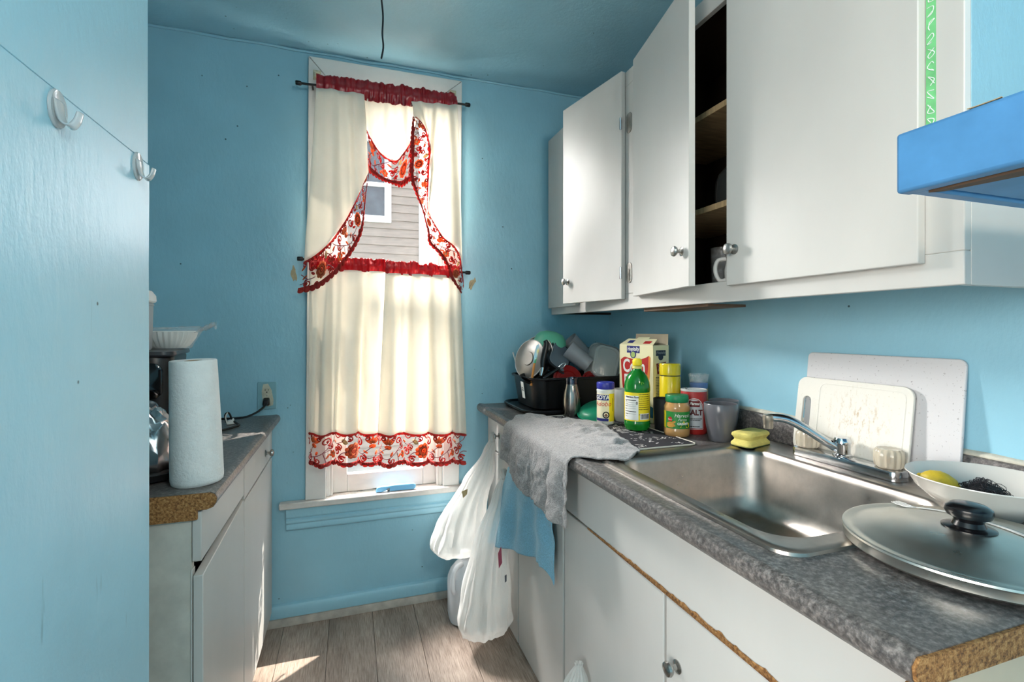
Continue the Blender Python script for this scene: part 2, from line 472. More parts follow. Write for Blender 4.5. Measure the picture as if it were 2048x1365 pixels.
boxes('frame', [(-2.4, -2.3, -2.0, -1.93, .5, 2.3), (-2.4, -2.3, .23, .3, .5, 2.3), (-2.4, -2.3, -1.93, .23, .5, .57), (-2.4, -2.3, -1.93, .23, 2.23, 2.3), (-2.38, -2.32, -.88, -.82, .57, 2.23)], TRIMWHITE, w2, .003)
struct(box('ceiling', -2.4, WR+.12, -2.82, 2.46, CEIL, CEIL+.08, BLUE2, None, 0))
# a thin raised bead of old paint where wall and ceiling meet
cb = []
for k in range(60):
    x = -.95+k*(WR+.95)/59
    cb.append((x, WB-.004+.002*nz(x, 0, 0, 9), CEIL-.006+.005*nz(x, 3, 1, 7)))
V, Fc = tube_vf(cb, .006, 6); struct(mesh('trim_1', V, Fc, TRIMBLUE))
# base moulding under the window
bb = thing('baseboard_back', None, None); struct(bb)
prism('blue_board', [(2.31, .03), (2.292, .03), (2.290, .072), (2.296, .083), (2.31, .088)], -.95, 1.3, TRIMBLUE, bb, lambda y, z, x: (x, y, z), .0015)
prism('shoe_moulding', [(2.31, 0), (2.276, 0), (2.278, .012), (2.288, .028), (2.31, .034)], -.95, 1.3, DIRTYBASE, bb, lambda y, z, x: (x, y, z), .0015)
# patches of filler where the curtain rod brackets once sat
for (x, z, w, h, a) in ((-.232, 1.52, .011, .032, .1), (.566, 1.50, .012, .03, -.5)):
    pts = [(x+w*(1+.35*math.sin(3*t+x*9))*math.cos(t)*math.cos(a)-h*math.sin(t)*math.sin(a), z+w*math.cos(t)*math.sin(a)+h*(1+.25*math.sin(5*t))*math.sin(t)*math.cos(a)) for t in [2*PI*k/18 for k in range(18)]]
    prism('filler_patch', pts, WB-.0018, WB+.001, M('wall_filler', (170, 158, 128), .8, var=.15, vs_=60), wb, lambda x, z, y: (x, y, z))

# ------------------------------------------------------------------ the window
w1 = thing('window_1', None, None); struct(w1)
def mitred(name, P, d0, d1): return prism(name, P, d0, d1, TRIMWHITE, w1, lambda x, z, y: (x, y, z), .003)
mitred('casing', [(-.185, .53), (-.10, .53), (-.10, 2.392), (-.172, 2.472)], WB-.022, WB)
mitred('casing', [(.42, .53), (.497, .53), (.512, 2.472), (.42, 2.392)], WB-.022, WB)
mitred('casing', [(-.171, 2.473), (-.099, 2.393), (.419, 2.393), (.511, 2.473)], WB-.022, WB)
boxes('jamb', [(-.10, -.085, WB, 2.46, .53, 2.39), (.405, .42, WB, 2.46, .53, 2.39), (-.085, .405, WB, 2.46, 2.375, 2.39)], TRIMWHITE, w1, .002)
boxes('stop', [(-.085, -.073, WB+.005, WB+.03, .53, 2.375), (.393, .405, WB+.005, WB+.03, .53, 2.375)], TRIMWHITE, w1, .002)
sl = prism('sill', [(-.288, 2.268), (.53, 2.268), (.53, 2.31), (.42, 2.31), (.42, 2.46), (-.10, 2.46), (-.10, 2.31), (-.288, 2.31)], .503, .53, SILLW, w1, None, .005)
sa = boxes('lower_sash', [(-.082, -.012, 2.345, 2.38, .532, 1.51), (.332, .402, 2.345, 2.38, .532, 1.51), (-.012, .332, 2.345, 2.38, .532, .612), (-.012, .332, 2.345, 2.38, 1.465, 1.51)], TRIMWHITE, w1, .003)
box('pane', -.012, .332, 2.360, 2.364, .612, 1.465, PANE, sa, 0)
sb = boxes('upper_sash', [(-.082, -.012, 2.39, 2.425, 1.465, 2.375), (.332, .402, 2.39, 2.425, 1.465, 2.375), (-.012, .332, 2.39, 2.425, 1.465, 1.51), (-.012, .332, 2.39, 2.425, 2.32, 2.375)], TRIMWHITE, w1, .003)
box('pane', -.012, .332, 2.405, 2.409, 1.51, 2.32, PANE, sb, 0)
boxes('outer_sill', [(-.12, .44, 2.43, 2.53, .49, .525)], SILLW, w1, .003)
# moulded apron under the sill, painted blue
prism('apron', [(2.31, .503), (2.288, .503), (2.288, .462), (2.294, .456), (2.287, .449), (2.287, .438), (2.294, .431), (2.290, .422), (2.290, .41), (2.299, .402), (2.31, .40)], -.262, .50, TRIMBLUE, w1, lambda y, z, x: (x, y, z), .0015)
# old bracket blocks in the upper corners of the casing
for x, z, a in ((-.137, 2.392, 0), (.466, 2.398, 0)):
    b = thing('curtain_bracket', 'small yellowed bracket on the upper %s corner of the window casing' % ('left' if x < 0 else 'right'), 'bracket', (x, WB-.022, z), group='old curtain brackets')
    box('plate', -.016, .016, -.004, 0, -.022, .022, M('yellowed_plastic', (196, 190, 160), .5, var=.15, vs_=70), b, .002)
    boxes('clip', [(-.010, .010, -.016, -.004, .004, .010), (-.010, .010, -.016, -.004, -.012, -.006), (-.010, -.005, -.016, -.004, -.006, .004)], M('yellowed_clip', (205, 198, 172), .5), b, .001)

# ------------------------------------------------------------------ what is outside
SID = M('grey_siding', (130, 117, 107), .8, var=.1, vs_=5, scale=(1, 1, 6), bump=.15)
hs = thing('neighbour_house', 'grey clapboard house with a white-framed window seen through the curtain gap', 'house', (-2, 7.1, -.6), world=True)
box('house_wall', -4.4, .94, 7.06, 9.5, -.6, 5.2, M('sheathing', (110, 106, 102), .9), hs, 0)
z = -.6; k = 0; msh = None
while z < 5.15:
    if not (2.75 < z < 4.0):
        segs = [(-4.4, .94)]
    else: segs = [(-4.4, -.25), (.55, .94)]
    for (x0, x1) in segs:
        P8 = [(x0, 7.028, z), (x1, 7.028, z), (x1, 7.06, z), (x0, 7.06, z), (x0, 7.046, z+.118), (x1, 7.046, z+.118), (x1, 7.06, z+.118), (x0, 7.06, z+.118)]
        hexa('siding_board', P8, SID, hs, 0)
    z += .118
box('corner_board', .94, 1.06, 7.015, 9.5, -.6, 5.2, TRIMWHITE, hs, .005)
hw = boxes('window_frame', [(.46, .55, 7.0, 7.06, 2.78, 4.0), (-.25, -.16, 7.0, 7.06, 2.78, 4.0), (-.16, .46, 7.0, 7.06, 2.78, 2.87), (-.16, .46, 7.0, 7.06, 3.9, 4.0), (-.16, .46, 7.02, 7.06, 3.28, 3.34)], TRIMWHITE, hs, .004)
HG = M('dark_house_glass', (62, 66, 70), .15, var=.2)
box('pane', -.16, .46, 7.045, 7.055, 2.87, 3.28, HG, hw, 0); box('pane', -.16, .46, 7.045, 7.055, 3.34, 3.9, HG, hw, 0)
prism('roof', [(7.0-.25, 5.15), (9.8, 5.15), (8.3, 6.4)], -4.6, 1.2, M('roof_shingles', (90, 86, 84), .9), hs, lambda y, z, x: (x, y, z))
struct(box('ground_outside', -9, 9, 2.46, 16, -.75, -.6, M('pale_ground', (150, 148, 140), .9, var=.15, vs_=2), None, 0))

# ------------------------------------------------------------------ curtains
def poly_at(P):
    P = [Vector((a, b)) for a, b in P]; D = [0]
    for a, b in zip(P, P[1:]): D.append(D[-1]+(b-a).length)
    def f(t):
        d = max(0, min(1, t))*D[-1]
        for i in range(len(P)-1):
            if d <= D[i+1] or i == len(P)-2:
                u = (d-D[i])/max(1e-9, D[i+1]-D[i]); return P[i].lerp(P[i+1], min(1, max(0, u)))
    f.len = D[-1]; return f
def sm(P, n=6):
    return [(v.x, v.y) for v in smooth_path([(a, b, 0) for a, b in P], n)]

def lace_elements(L, Wd, seed=0):
    """cut-work embroidery laid out flat: list of (material index, polygon) in metres along / across the band"""
    out = []
    rnd = random.Random(seed)
    def ribbon(mi, P, w0, w1=None):
        w1 = w1 if w1 is not None else w0; n = len(P)
        for i in range(n-1):
            a = Vector(P[i]); b = Vector(P[i+1]); d0 = (Vector(P[min(i+1, n-1)])-Vector(P[max(i-1, 0)])); d1 = (Vector(P[min(i+2, n-1)])-a)
            def pp(d): d = d.normalized(); return Vector((-d.y, d.x))
            q = lambda t: (w0+(w1-w0)*t)/2
            o0 = pp(d0)*q(i/(n-1)); o1 = pp(d1)*q((i+1)/(n-1))
            out.append((mi, [tuple(a+o0), tuple(a-o0), tuple(b-o1), tuple(b+o1)]))
    def spiral(mi, cx, cy, r0, r1, a0, turns, w0, w1):
        n = int(14*abs(turns))+4
        ribbon(mi, [(cx+(r0+(r1-r0)*k/n)*math.cos(a0+2*PI*turns*k/n), cy+(r0+(r1-r0)*k/n)*math.sin(a0+2*PI*turns*k/n)) for k in range(n+1)], w0, w1)
        e = a0+2*PI*turns
        out.append((mi, disc(cx+r1*math.cos(e), cy+r1*math.sin(e), w0*.75, 10)))
    def curve(mi, P, w0, w1):
        ribbon(mi, sm(P, 5), w0, w1)
    P_ = .27; k = 0; s = Wd/.13
    n_sc = max(4, int(L/.021)); st = L/n_sc
    for i in range(n_sc):                      # scalloped edges
        out.append((0, disc((i+.5)*st, Wd-.004, st*.55, 12, .0075)))
        out.append((0, disc((i+.5)*st, .010, st*.58, 12, .010)))
    for i in range(n_sc*3): out.append((0, rect(i*st/3, (i+1)*st/3, .009, .020)))
    def grad_flower(cx, cy, r):
        for q in range(9):
            a = 2*PI*q/9; out.append((1, disc(cx+r*.68*math.cos(a), cy+r*.68*math.sin(a), r*.34, 10)))
        out.append((1, disc(cx, cy, r*.55, 16)))
        ribbon(0, [(cx+r*.62*math.cos(t*.45), cy+r*.62*math.sin(t*.45)) for t in range(15)], .0025)
        spiral(0, cx, cy, r*.42, r*.05, .4, 1.4, .0028, .002)
    x0 = -.11
    while x0 < L+.1:
        X = lambda a: x0+a
        grad_flower(X(.06), .062*s, .031*s)
        for a in (-50, -25, 0, 25, 50):        # tulip
            out.append((1, disc(X(.158)+.017*math.sin(R(a)), .088*s+.019*math.cos(R(a))*s, .005, 10, .014*s, -R(a))))
        out.append((1, disc(X(.158), .082*s, .012, 12, .009)))
        for q in range(6):
            a = 2*PI*q/6+.3; out.append((1, disc(X(.228)+.011*math.cos(a), .045*s+.011*math.sin(a), .0065, 8)))
        out.append((3, disc(X(.228), .045*s, .006, 8)))
        out.append((3, disc(X(.028), .1*s, .008, 10, .013, .6)))
        curve(2, [(X(.09), .05*s), (X(.12), .05*s), (X(.145), .07*s), (X(.158), .08*s)], .003, .0025)
        curve(2, [(X(.12), .05*s), (X(.15), .035*s), (X(.19), .06*s), (X(.235), .1*s), (X(.25), .118*s)], .003, .0025)
        curve(2, [(X(.19), .06*s), (X(.215), .06*s), (X(.228), .045*s)], .0026, .0026)
        curve(2, [(X(.235), .1*s), (X(.262), .085*s), (X(.29), .1*s), (X(.30), .12*s)], .0026, .0022)
        curve(2, [(X(0.0), .03*s), (X(.02), .055*s), (X(.035), .06*s)], .003, .003)
        curve(2, [(X(.2), .02), (X(.195), .04*s), (X(.19), .06*s)], .0025, .0025)
        spiral(0, X(.105), .098*s, .019*s, .006, PI*1.1, 1.15, .0085, .003)
        spiral(0, X(.122), .034*s, .016*s, .005, PI*.4, -1.2, .008, .003)
        spiral(0, X(.2), .098*s, .017*s, .005, PI*1.6, 1.2, .0075, .003)
        spiral(0, X(.262), .055*s, .017*s, .005, PI*.9, -1.25, .008, .003)
        spiral(0, X(.018), .03*s, .014*s, .004, PI*.2, 1.2, .0075, .003)
        spiral(0, X(.172), .028*s, .012*s, .004, PI*.7, 1.2, .006, .003)
        curve(0, [(X(.255), .122*s), (X(.27), .11*s), (X(.285), .122*s)], .006, .003)
        curve(0, [(X(.065), .12*s), (X(.08), .108*s), (X(.10), .118*s)], .006, .003)
        for (cx, cy, r0, a0, tn) in ((.085, .018, .010, .2, 1.1), (.14, .112, .011, 2.2, -1.1), (.045, .112, .011, 4., 1.1), (.215, .075, .012, 1., -1.2), (.245, .022, .011, 3., 1.1), (.012, .078, .013, 5., -1.2), (.18, .112, .009, .5, 1.1)):
            spiral(0, X(cx), cy*s, r0, .003, a0, tn, .006, .0026)
        for (cx, cy, a) in ((.1, .066, .5), (.135, .06, -.6), (.205, .04, .9), (.25, .095, -.4), (.28, .07, .4), (.17, .055, 1.2)):
            out.append((1 if cx > .13 else 0, disc(X(cx), cy*s, .010, 10, .0042, a)))
        x0 += P_
    return [(m_, [(a, min(max(b, 0), Wd)) for a, b in p]) for m_, p in out if max(a for a, b in p) < L+.002 and min(a for a, b in p) > -.002]

LM = [LRED, LORA, LMAU, LTAN]
def lace(name, parent, L, Wd, f, seed=0):
    V, Fc, fm = [], [], []
    for j, (mi, p) in enumerate(lace_elements(L, Wd, seed)):
        xs = [a for a, b in p]; ys = [b for a, b in p]
        if max(xs)-min(xs) < 1e-5 or max(ys)-min(ys) < 1e-5: continue
        k = len(V); d = {0: .0004, 1: 0, 2: .0008, 3: -.0004}[mi]
        V += [f(a/L, b/Wd, d) for a, b in p]; Fc.append(tuple(range(k, k+len(p)))); fm.append(mi)
    return mesh(name, V, Fc, None, parent, True, 0, .0008, mats=LM, fm=fm, recalc=False)

def rod(name, x0, z0, x1, z1, y, label):
    t = thing(name, label, 'curtain rod', (x0, y, z0), world=True, group='curtain rods')
    tube('rod', [(x0, y, z0), (x1, y, z1)], .005, BLACKP, t, n=0)
    for x, z, s in ((x0, z0, -1), (x1, z1, 1)):
        lathe('end_cap', [(0, -.012), (.008, -.012), (.0095, -.008), (.0095, .008), (.007, .012), (0, .012)], BLACKP, t, orient((x, y, z), (1, 0, 0), (0, 0, 1)), 16)
    for x in (x0+.055, x1-.055):
        zz = z0+(z1-z0)*(x-x0)/(x1-x0)
        boxes('support', [(x-.004, x+.004, y-.002, WB-.0225, zz-.004, zz+.004)], BLACKP, t, .001)
rod('curtain_rod', -.208, 2.327, .529, 2.342, 2.245, 'thin black curtain rod across the top of the window')
rod('curtain_rod', -.203, 1.58, .534, 1.548, 2.262, 'thin black curtain rod halfway up the window behind the tails')

def header(name, parent, x0, z0, x1, z1, y, up, dn, mat, seed, amp=.010):
    def f(s, t):
        x = x0+(x1-x0)*s; zc = z0+(z1-z0)*s
        fold = nz(x*48, t*1.2, seed)+.6*nz(x*105, t*1.6, seed+5)
        ruff = .35+.65*abs(t-.48)/.5
        z = zc+dn+(up-dn)*t
        if t > .55: z += (t-.55)*2.2*(.017*nz(x*24, 1, seed+2)+.006*nz(x*75, 2, seed))
        else: z += (.55-t)*.012*nz(x*40, 7, seed)
        bulge = -.011*math.exp(-((t-.48)/.22)**2)
        return (x, y+bulge-.004+amp*ruff*fold*1.2, z)
    return grid(name, f, 230, 12, mat, parent, .001)

# upper pair of tails with a swag between them
val = thing('swag_valance', 'cream swag curtain with red satin header and red lace edging on the top rod', 'curtain', (0, 2.22, 2.3), world=True)
YV = 2.222
def panel(name, T, B, y0, A, kf, ph, nu=70, nv=36, sag=0):
    T = poly_at(T); B = poly_at(sm(B))
    def f(s, t):
        p = T(s).lerp(B(s), t)
        w = A*(.45+.55*t)*(math.sin(2*PI*kf*s+ph+.5*t)+.4*math.sin(2*PI*kf*2.3*s+ph*2))
        x = p.x+.002*math.sin(2*PI*3*s+5*t)
        return (x, y0+w+.002*nz(x*14, t*4, ph), p.y)
    return grid(name, f, nu, nv, CREAM, val, .0008)
panel('left_tail', [(-.138, 2.305), (.058, 2.305)], [(-.183, 1.561), (-.102, 1.627), (-.047, 1.701), (.012, 1.81), (.079, 1.969)], YV-.010, .013, 2.1, .4)
panel('swag', [(.03, 2.305), (.30, 2.305)], [(.045, 2.21), (.058, 2.18), (.094, 2.114), (.133, 2.063), (.193, 2.037), (.229, 2.075), (.262, 2.135), (.285, 2.21)], YV+.014, .007, 3, 1.2)
panel('right_tail', [(.262, 2.305), (.472, 2.318)], [(.275, 2.235), (.327, 2.187), (.348, 2.105), (.343, 2.022), (.339, 1.92), (.336, 1.826), (.361, 1.771), (.403, 1.705), (.455, 1.666), (.485, 1.616), (.497, 1.56)], YV-.010, .013, 2.4, 2.)
def band(name, Lo, Up, y0, A, seed, Wd=.11):
    lo = poly_at(sm(Lo)); up = poly_at(sm(Up)); L = (lo.len+up.len)/2
    def f(s, w, d):
        p = lo(s).lerp(up(s), w)
        return (p.x, y0+A*math.sin(2*PI*L/.13*s+seed)+.004*(w-.5)-d, p.y)
    return lace(name, val, L, Wd, f, seed)
band('lace_edging', [(.081, 1.968), (.067, 1.862), (.058, 1.741), (.044, 1.676), (.002, 1.593), (-.057, 1.51), (-.132, 1.446), (-.21, 1.425)], [(.079, 1.972), (.012, 1.81), (-.047, 1.701), (-.102, 1.627), (-.15, 1.585), (-.185, 1.561)], YV-.012, .005, 1)
band('lace_edging', [(.079, 1.969), (.118, 1.944), (.18, 1.926), (.22, 1.916), (.262, 1.950)], [(.058, 2.183), (.094, 2.114), (.133, 2.063), (.193, 2.037), (.229, 2.075), (.262, 2.135), (.28, 2.205)], YV+.012, .003, 2)
band('lace_edging', [(.267, 2.235), (.257, 2.144), (.253, 2.044), (.253, 1.953), (.278, 1.89), (.311, 1.808), (.332, 1.725), (.336, 1.668), (.378, 1.627), (.419, 1.562), (.445, 1.503), (.49, 1.441)], [(.284, 2.237), (.327, 2.187), (.348, 2.105), (.343, 2.022), (.339, 1.92), (.336, 1.826), (.361, 1.771), (.403, 1.705), (.455, 1.666), (.485, 1.616), (.497, 1.539), (.502, 1.474)], YV-.014, .004, 3, .09)
header('satin_header', val, -.136, 2.329, .474, 2.336, 2.232, .042, -.046, SATIN, 3, .013)

# lower pair of cafe panels
def cafe(label, x0t, x1t, x0b, x1b, zt, zb0, zb1, zl0, zl1, kf, ph, seed):
    c = thing('cafe_curtain', label, 'curtain', ((x0t+x1t)/2, 2.25, zt), world=True, group='cafe curtains below the middle rod')
    def surf(s, t, ext=0):
        a = x0t+(x1t-x0t)*s; b = x0b+(x1b-x0b)*s
        ph_ = 2*PI*kf*s+ph
        A = .006+.018*min(1, t*1.4)
        w = math.sin(ph_+.5*math.sin(ph_+.6)+.35*math.sin(2*PI*s*1.7+seed))+.35*math.sin(2.2*ph_+1.1)+.4*nz(s*7, t*.6, seed)
        x = a+(b-a)*t+.010*t*math.cos(ph_)
        zb = zb0+(zb1-zb0)*s
        z = zt+(zb-zt)*t+.002*t*math.sin(ph_)
        return Vector((x, (2.236 if seed == 5 else 2.222)+A*w, z))
    grid('panel', lambda s, t: surf(s, t), 110, 50, CREAM, c, .0008)
    L = (x1b-x0b)*1.18; Wd = .135
    def f(s, w, d):
        p = surf(s, 1); k = (1-w)
        zl = zl0+(zl1-zl0)*s; zb = zb0+(zb1-zb0)*s
        return (p.x+.003*k*math.sin(2*PI*kf*s+ph), p.y-.0006-d, p.z-(zb-zl)*k)
    lace('lace_border', c, L, Wd, f, seed)
    header('satin_header', c, x0t, zt+.022, x1t, zt+.022+(.0 if seed == 5 else -.01), 2.244 if seed == 5 else 2.234, .034, -.026, SATIN_T, seed+9, .014)
    return c
cafe('left cream cafe curtain panel with red lace hem, overlapping at the centre of the window', -.166, .165, -.178, .135, 1.536, .832, .815, .690, .668, 3.2, .5, 5)
cafe('right cream cafe curtain panel with red lace hem, beside the right window casing', .150, .486, .122, .515, 1.528, .815, .79, .668, .642, 3.4, 2.2, 6)

# folding saw with blue handle on the sill
kn = thing('folding_saw', 'folding saw with light blue plastic handle lying on the window sill', 'saw', (.075, 2.300, .5305), (0, 0, R(-2)))
HB = M('sky_blue_plastic', (122, 192, 236), .35, var=.05)
prism('handle', [(.035, .002), (.06, 0), (.085, .006), (.105, .001), (.205, .001), (.216, .006), (.216, .022), (.205, .028), (.12, .029), (.09, .026), (.06, .026), (.042, .022)], -.009, .009, HB, kn, lambda x, z, y: (x, y, z+.0006), .004)
prism('blade', [(.04, .008), (-.075, .0), (-.082, .002), (-.06, .012), (.04, .02)], -.001, .001, NICKEL, kn, lambda x, z, y: (x, y, z+.001))
lathe('pivot_bolt', [(0, 0), (.005, 0), (.005, .003), (0, .0035)], CHROME, kn, orient((.092, -.0085, .012), (0, -1, 0)), 12)
box('lock_tab', .088, .098, -.0105, -.008, .002, .016, BLACKM, kn, .001)

# hanging pull cord
pc = [(0.097, 1.6, 2.505), (.099, 1.6, 2.44), (.094, 1.603, 2.36), (.1, 1.6, 2.28), (.098, 1.598, 2.22), (.101, 1.6, 2.18), (.095, 1.6, 2.142)]
tg = tube('ceiling_wire', pc, .0028, M('dark_wire', (20, 30, 38), .6), seg=8)
tag(tg, 'thin dark wire hanging from the ceiling in front of the window', 'wire')

# ------------------------------------------------------------------ knobs
def knob(parent, p, d, name='knob', s=1.):
    """mushroom knob on a round rosette, standing on point p and pointing along d"""
    prof = [(0, 0), (.0135, 0), (.0135, .002), (.006, .005), (.0048, .012), (.006, .015), (.0125, .018), (.0150, .023), (.0135, .028), (.007, .031), (0, .0315)]
    return lathe(name, [(r*s, z*s) for r, z in prof], NICKEL, parent, orient(p, d, (0, 0, 1)), 24)

# ------------------------------------------------------------------ right run: base cabinets
FX = .645         # face of doors
def door(name, parent, x0, x1, y0, y1, z0, z1, mat=WHITE): return box(name, x0, x1, y0, y1, z0, z1, mat, parent, .003)
sc = thing('sink_base_cabinet', 'white sink base cabinet with chipped fascia edge and two flat doors', 'cabinet', (.95, .9, 0), world=True)
boxes('body', [(.665, WR-.003, .385, .403, 0, .868), (.665, WR-.003, 1.392, 1.41, 0, .868), (.665, WR-.003, .403, 1.392, 0, .02), (.665, .683, .403, 1.392, 0, .05), (.665, .683, .403, 1.392, .66, .70), (.665, .683, .875, .90, .05, .66)], ENDWHITE, sc)
box('side_panel', .640, WR-.003, .3785, .3845, .0, .871, M('beige_side_panel', (206, 186, 160), .6, var=.06), sc, .001)
box('fascia', FX-.003, .664, .385, 1.41, .712, .868, WHITE, sc, .003)
d1 = door('door', sc, FX, .664, .387, .884, .004, .704); d2 = door('door', sc, FX, .664, .893, 1.404, .004, .704)
knob(d1, (FX, .845, .575), (-1, 0, 0))
# the spot where the other door's knob was, with its screw hole
lathe('screw_hole', [(0, .0006), (.0025, .0006), (.003, 0)], BLACKM, d2, orient((FX-.0002, .94, .616), (-1, 0, 0)), 12)
lathe('knob_mark', [(.0135, 0), (.0138, .0004), (.0143, .0004), (.0146, 0)], M('knob_outline', (150, 148, 146), .6), d2, orient((FX-.0002, .94, .616), (-1, 0, 0)), 28)
rnd = random.Random(8); V = []; Fc = []
ys = [.40+.84*k/120 for k in range(121)]
for k, y in enumerate(ys):
    a = min(1, (1.24-y)/.3)
    top = .7125+a*(.006+.006*abs(nz(y*30, 0, 0))+.006*max(0, nz(y*80, 3, 0)))
    V += [(FX-.0042, y, .7075), (FX-.0042, y, top), (FX-.001, y, .7075)]
for k in range(120):
    Fc += [(3*k, 3*k+1, 3*k+4, 3*k+3), (3*k+2, 3*k, 3*k+3, 3*k+5)]
mesh('chipped_edge', V, Fc, PB_, sc, True, recalc=False)
dc = thing('drawer_base_cabinet', 'white drawer base cabinet in the corner by the window, hung with bags and cloth', 'cabinet', (.95, 1.85, 0), world=True)
boxes('body', [(.665, WR-.003, 1.412, 2.305, 0, .868)], ENDWHITE, dc)
for (y0, y1) in ((1.416, 1.90), (1.908, 2.303)):
    dr = door('drawer', dc, FX, .6645, y0, y1, .712, .862)
    if y0 > 1.9: knob(dr, (FX, 2.115, .79), (-1, 0, 0))
for (y0, y1) in ((1.416, 1.845), (1.853, 2.303)):
    dd = door('door', dc, FX, .6645, y0, y1, .004, .704)
    if y0 > 1.8: knob(dd, (FX, 1.945, .672), (-1, 0, 0))

# ------------------------------------------------------------------ right worktop and its upstand
CT = .91
ct = thing('countertop', 'grey speckled laminate countertop with rolled front edge around the sink', 'countertop', (.95, 1.3, .87), world=True)
SX0, SX1, SY0, SY1 = .672, 1.262, .602, 1.226     # cut-out
prof = [(.74, .872), (.612, .872), (.600, .876), (.592, .886), (.590, .898), (.594, .908), (.604, .9135), (.616, .9125), (.63, CT), (.68, CT), (.74, CT)]
V, Fc = [], []
def addprism(poly, y0, y1):
    k = len(V); n = len(poly)
    V.extend([(x, y0, z) for x, z in poly]+[(x, y1, z) for x, z in poly])
    Fc.extend([tuple(range(k, k+n)), tuple(range(k+2*n-1, k+n-1, -1))]+[(k+i, k+n+i, k+n+(i+1) % n, k+(i+1) % n) for i in range(n)])
fr = [(min(x, SX0), z) for x, z in prof]
addprism(fr, .37, WB-.001)
for (x0, x1, y0, y1) in ((SX0, SX1, .37, SY0), (SX0, SX1, SY1, WB-.001), (SX1, WR-.001, .37, WB-.001)):
    addprism([(x0, .872), (x0, CT), (x1, CT), (x1, .872)], y0, y1)
mesh('top', V, Fc, LAM, ct)
E2 = .3695
prism('raw_end', [(.600, .874), (.594, .886), (.592, .9), (.6, .9095), (.62, .9085), (WR-.002, .9085), (WR-.002, .874)], .3655, .3698, PB_, ct, lambda x, z, y: (x, y, z))
prism('upstand', [(1.303, CT), (1.303, .985), (1.308, .993), (1.316, .995), (WR-.001, .995), (WR-.001, CT)], .37, WB-.001, LAM, ct, lambda x, z, y: (x, y, z), .001)
V = [(1.309+.003*nz(y*9, 1, 0), y, .9945+.006*(k % 2)+.003*nz(y*14, 0, 2)) for y in [.37+1.93*i/150 for i in range(151)] for k in (0, 1)]
V = []
for i in range(151):
    y = .375+1.925*i/150; a = .002*nz(y*11, 0, 0); b = .004*nz(y*17, 4, 0)
    V += [(1.314, y, .9945), (1.312, y, .998+a), (1.319, y, 1.003+b), (1.3245, y, 1.005+b)]
mesh('caulk_bead', V, [(4*i+k, 4*i+k+1, 4*i+k+5, 4*i+k+4) for i in range(150) for k in range(3)], M('old_caulk', (205, 200, 184), .7, var=.15, vs_=40, bump=.3), ct, True, recalc=False)
bt = box('end_batten', .603, .634, .3660, .384, .80, .8725, PB_, ct, .001)
box('end_batten', 1.27, 1.3, .3660, .384, .80, .8725, PB_, ct, .001)

# ------------------------------------------------------------------ sink and tap
sk = thing('kitchen_sink', 'stainless steel drop-in sink with deep rounded basin', 'sink', (.96, .91, .91), world=True)
def loop(x0, x1, y0, y1, r, z, n=8): return [(x, y, z) for x, y in rr(x1-x0, y1-y0, r, n, (x0+x1)/2, (y0+y1)/2)]
Ls = [loop(.656, 1.292, .585, 1.243, .045, .9105), loop(.657, 1.291, .586, 1.242, .045, .916), loop(.664, 1.284, .593, 1.235, .042, .9185), loop(.674, 1.276, .603, 1.225, .04, .9165),
      loop(.692, 1.172, .632, 1.196, .07, .9155), loop(.698, 1.166, .640, 1.190, .072, .910), loop(.702, 1.162, .645, 1.186, .074, .895), loop(.712, 1.152, .655, 1.176, .08, .78), loop(.722, 1.142, .668, 1.163, .085, .745), loop(.745, 1.12, .692, 1.14, .08, .727), loop(.79, 1.075, .74, 1.09, .07, .722), loop(.90, .97, .88, .95, .034, .718)]
loft('basin', Ls, STEEL, sk, cap0=False, cap1=True)
lathe('drain', [(.040, .7195), (.038, .7225), (.030, .7215), (.024, .716), (0, .715)], CHROME, sk, Matrix.Translation((.935, .915, 0)), 28)
fa = thing('kitchen_faucet', 'chrome two-handle kitchen faucet with clear ribbed knobs and swung spout', 'faucet', (1.235, .93, .917), world=True)
loft('deck_plate', [[(x, y, z) for x, y in rr(w, h, r_, 8, 1.234, .931)] for w, h, r_, z in ((.052, .292, .02, .9172), (.052, .292, .02, .934), (.049, .289, .019, .939), (.04, .28, .016, .9415))], metal_brushed('spotted_chrome', (205, 206, 208), .16, (1, 1, 1), .14, 60, .05), fa)
lathe('grime_line', [(.0, .0), (.001, 0)], BLACKM, fa, Matrix.Translation((1.234, .931, .9172)), 4)
ACR = M('ribbed_acrylic', (234, 224, 204), .1, var=.02, trans=.5, ior=1.45)
for y in (1.04, .822):
    h = lathe('handle', [(0, .956), (.012, .956), (.012, .945), (.024, .9425), (.0285, .947), (.030, .96), (.0305, .972), (.029, .983), (.024, .988), (.013, .987), (0, .984)], ACR, fa, Matrix.Translation((1.236, y, 0)), 72, mod=lambda a, j: 1+(.045*math.cos(14*a) if 3 < j < 9 else 0))
    lathe('stem', [(0, .9415), (.017, .9415), (.017, .945), (.008, .948), (.008, .972), (0, .973)], M('stem_brass', (150, 120, 80), .35, metal=.8), h, Matrix.Translation((1.236, y, 0)), 16)
lathe('spout_hub', [(0, .941), (.023, .941), (.023, .945), (.0185, .948), (.0185, .973), (.0205, .975), (.0205, .979), (.0195, .983), (.017, .989), (.008, .991), (0, .991)], CHROME, fa, Matrix.Translation((1.237, .94, 0)), 32)
sp = tube('spout', [(1.232, .944, .958), (1.21, .957, .972), (1.16, .987, 1.010), (1.135, 1.003, 1.027), (1.116, 1.016, 1.034), (1.098, 1.028, 1.035), (1.085, 1.037, 1.034)], lambda t: .0105-.001*t, CHROME, fa, 16, 8, 1.15)
lathe('aerator', [(0, 1.005), (.0115, 1.005), (.0125, 1.008), (.0125, 1.024), (.014, 1.026), (.014, 1.040), (.011, 1.043), (0, 1.0435)], M('aerator_nickel', (190, 182, 168), .35, metal=.9), sp, Matrix.Translation((1.086, 1.036, 0)), 24)
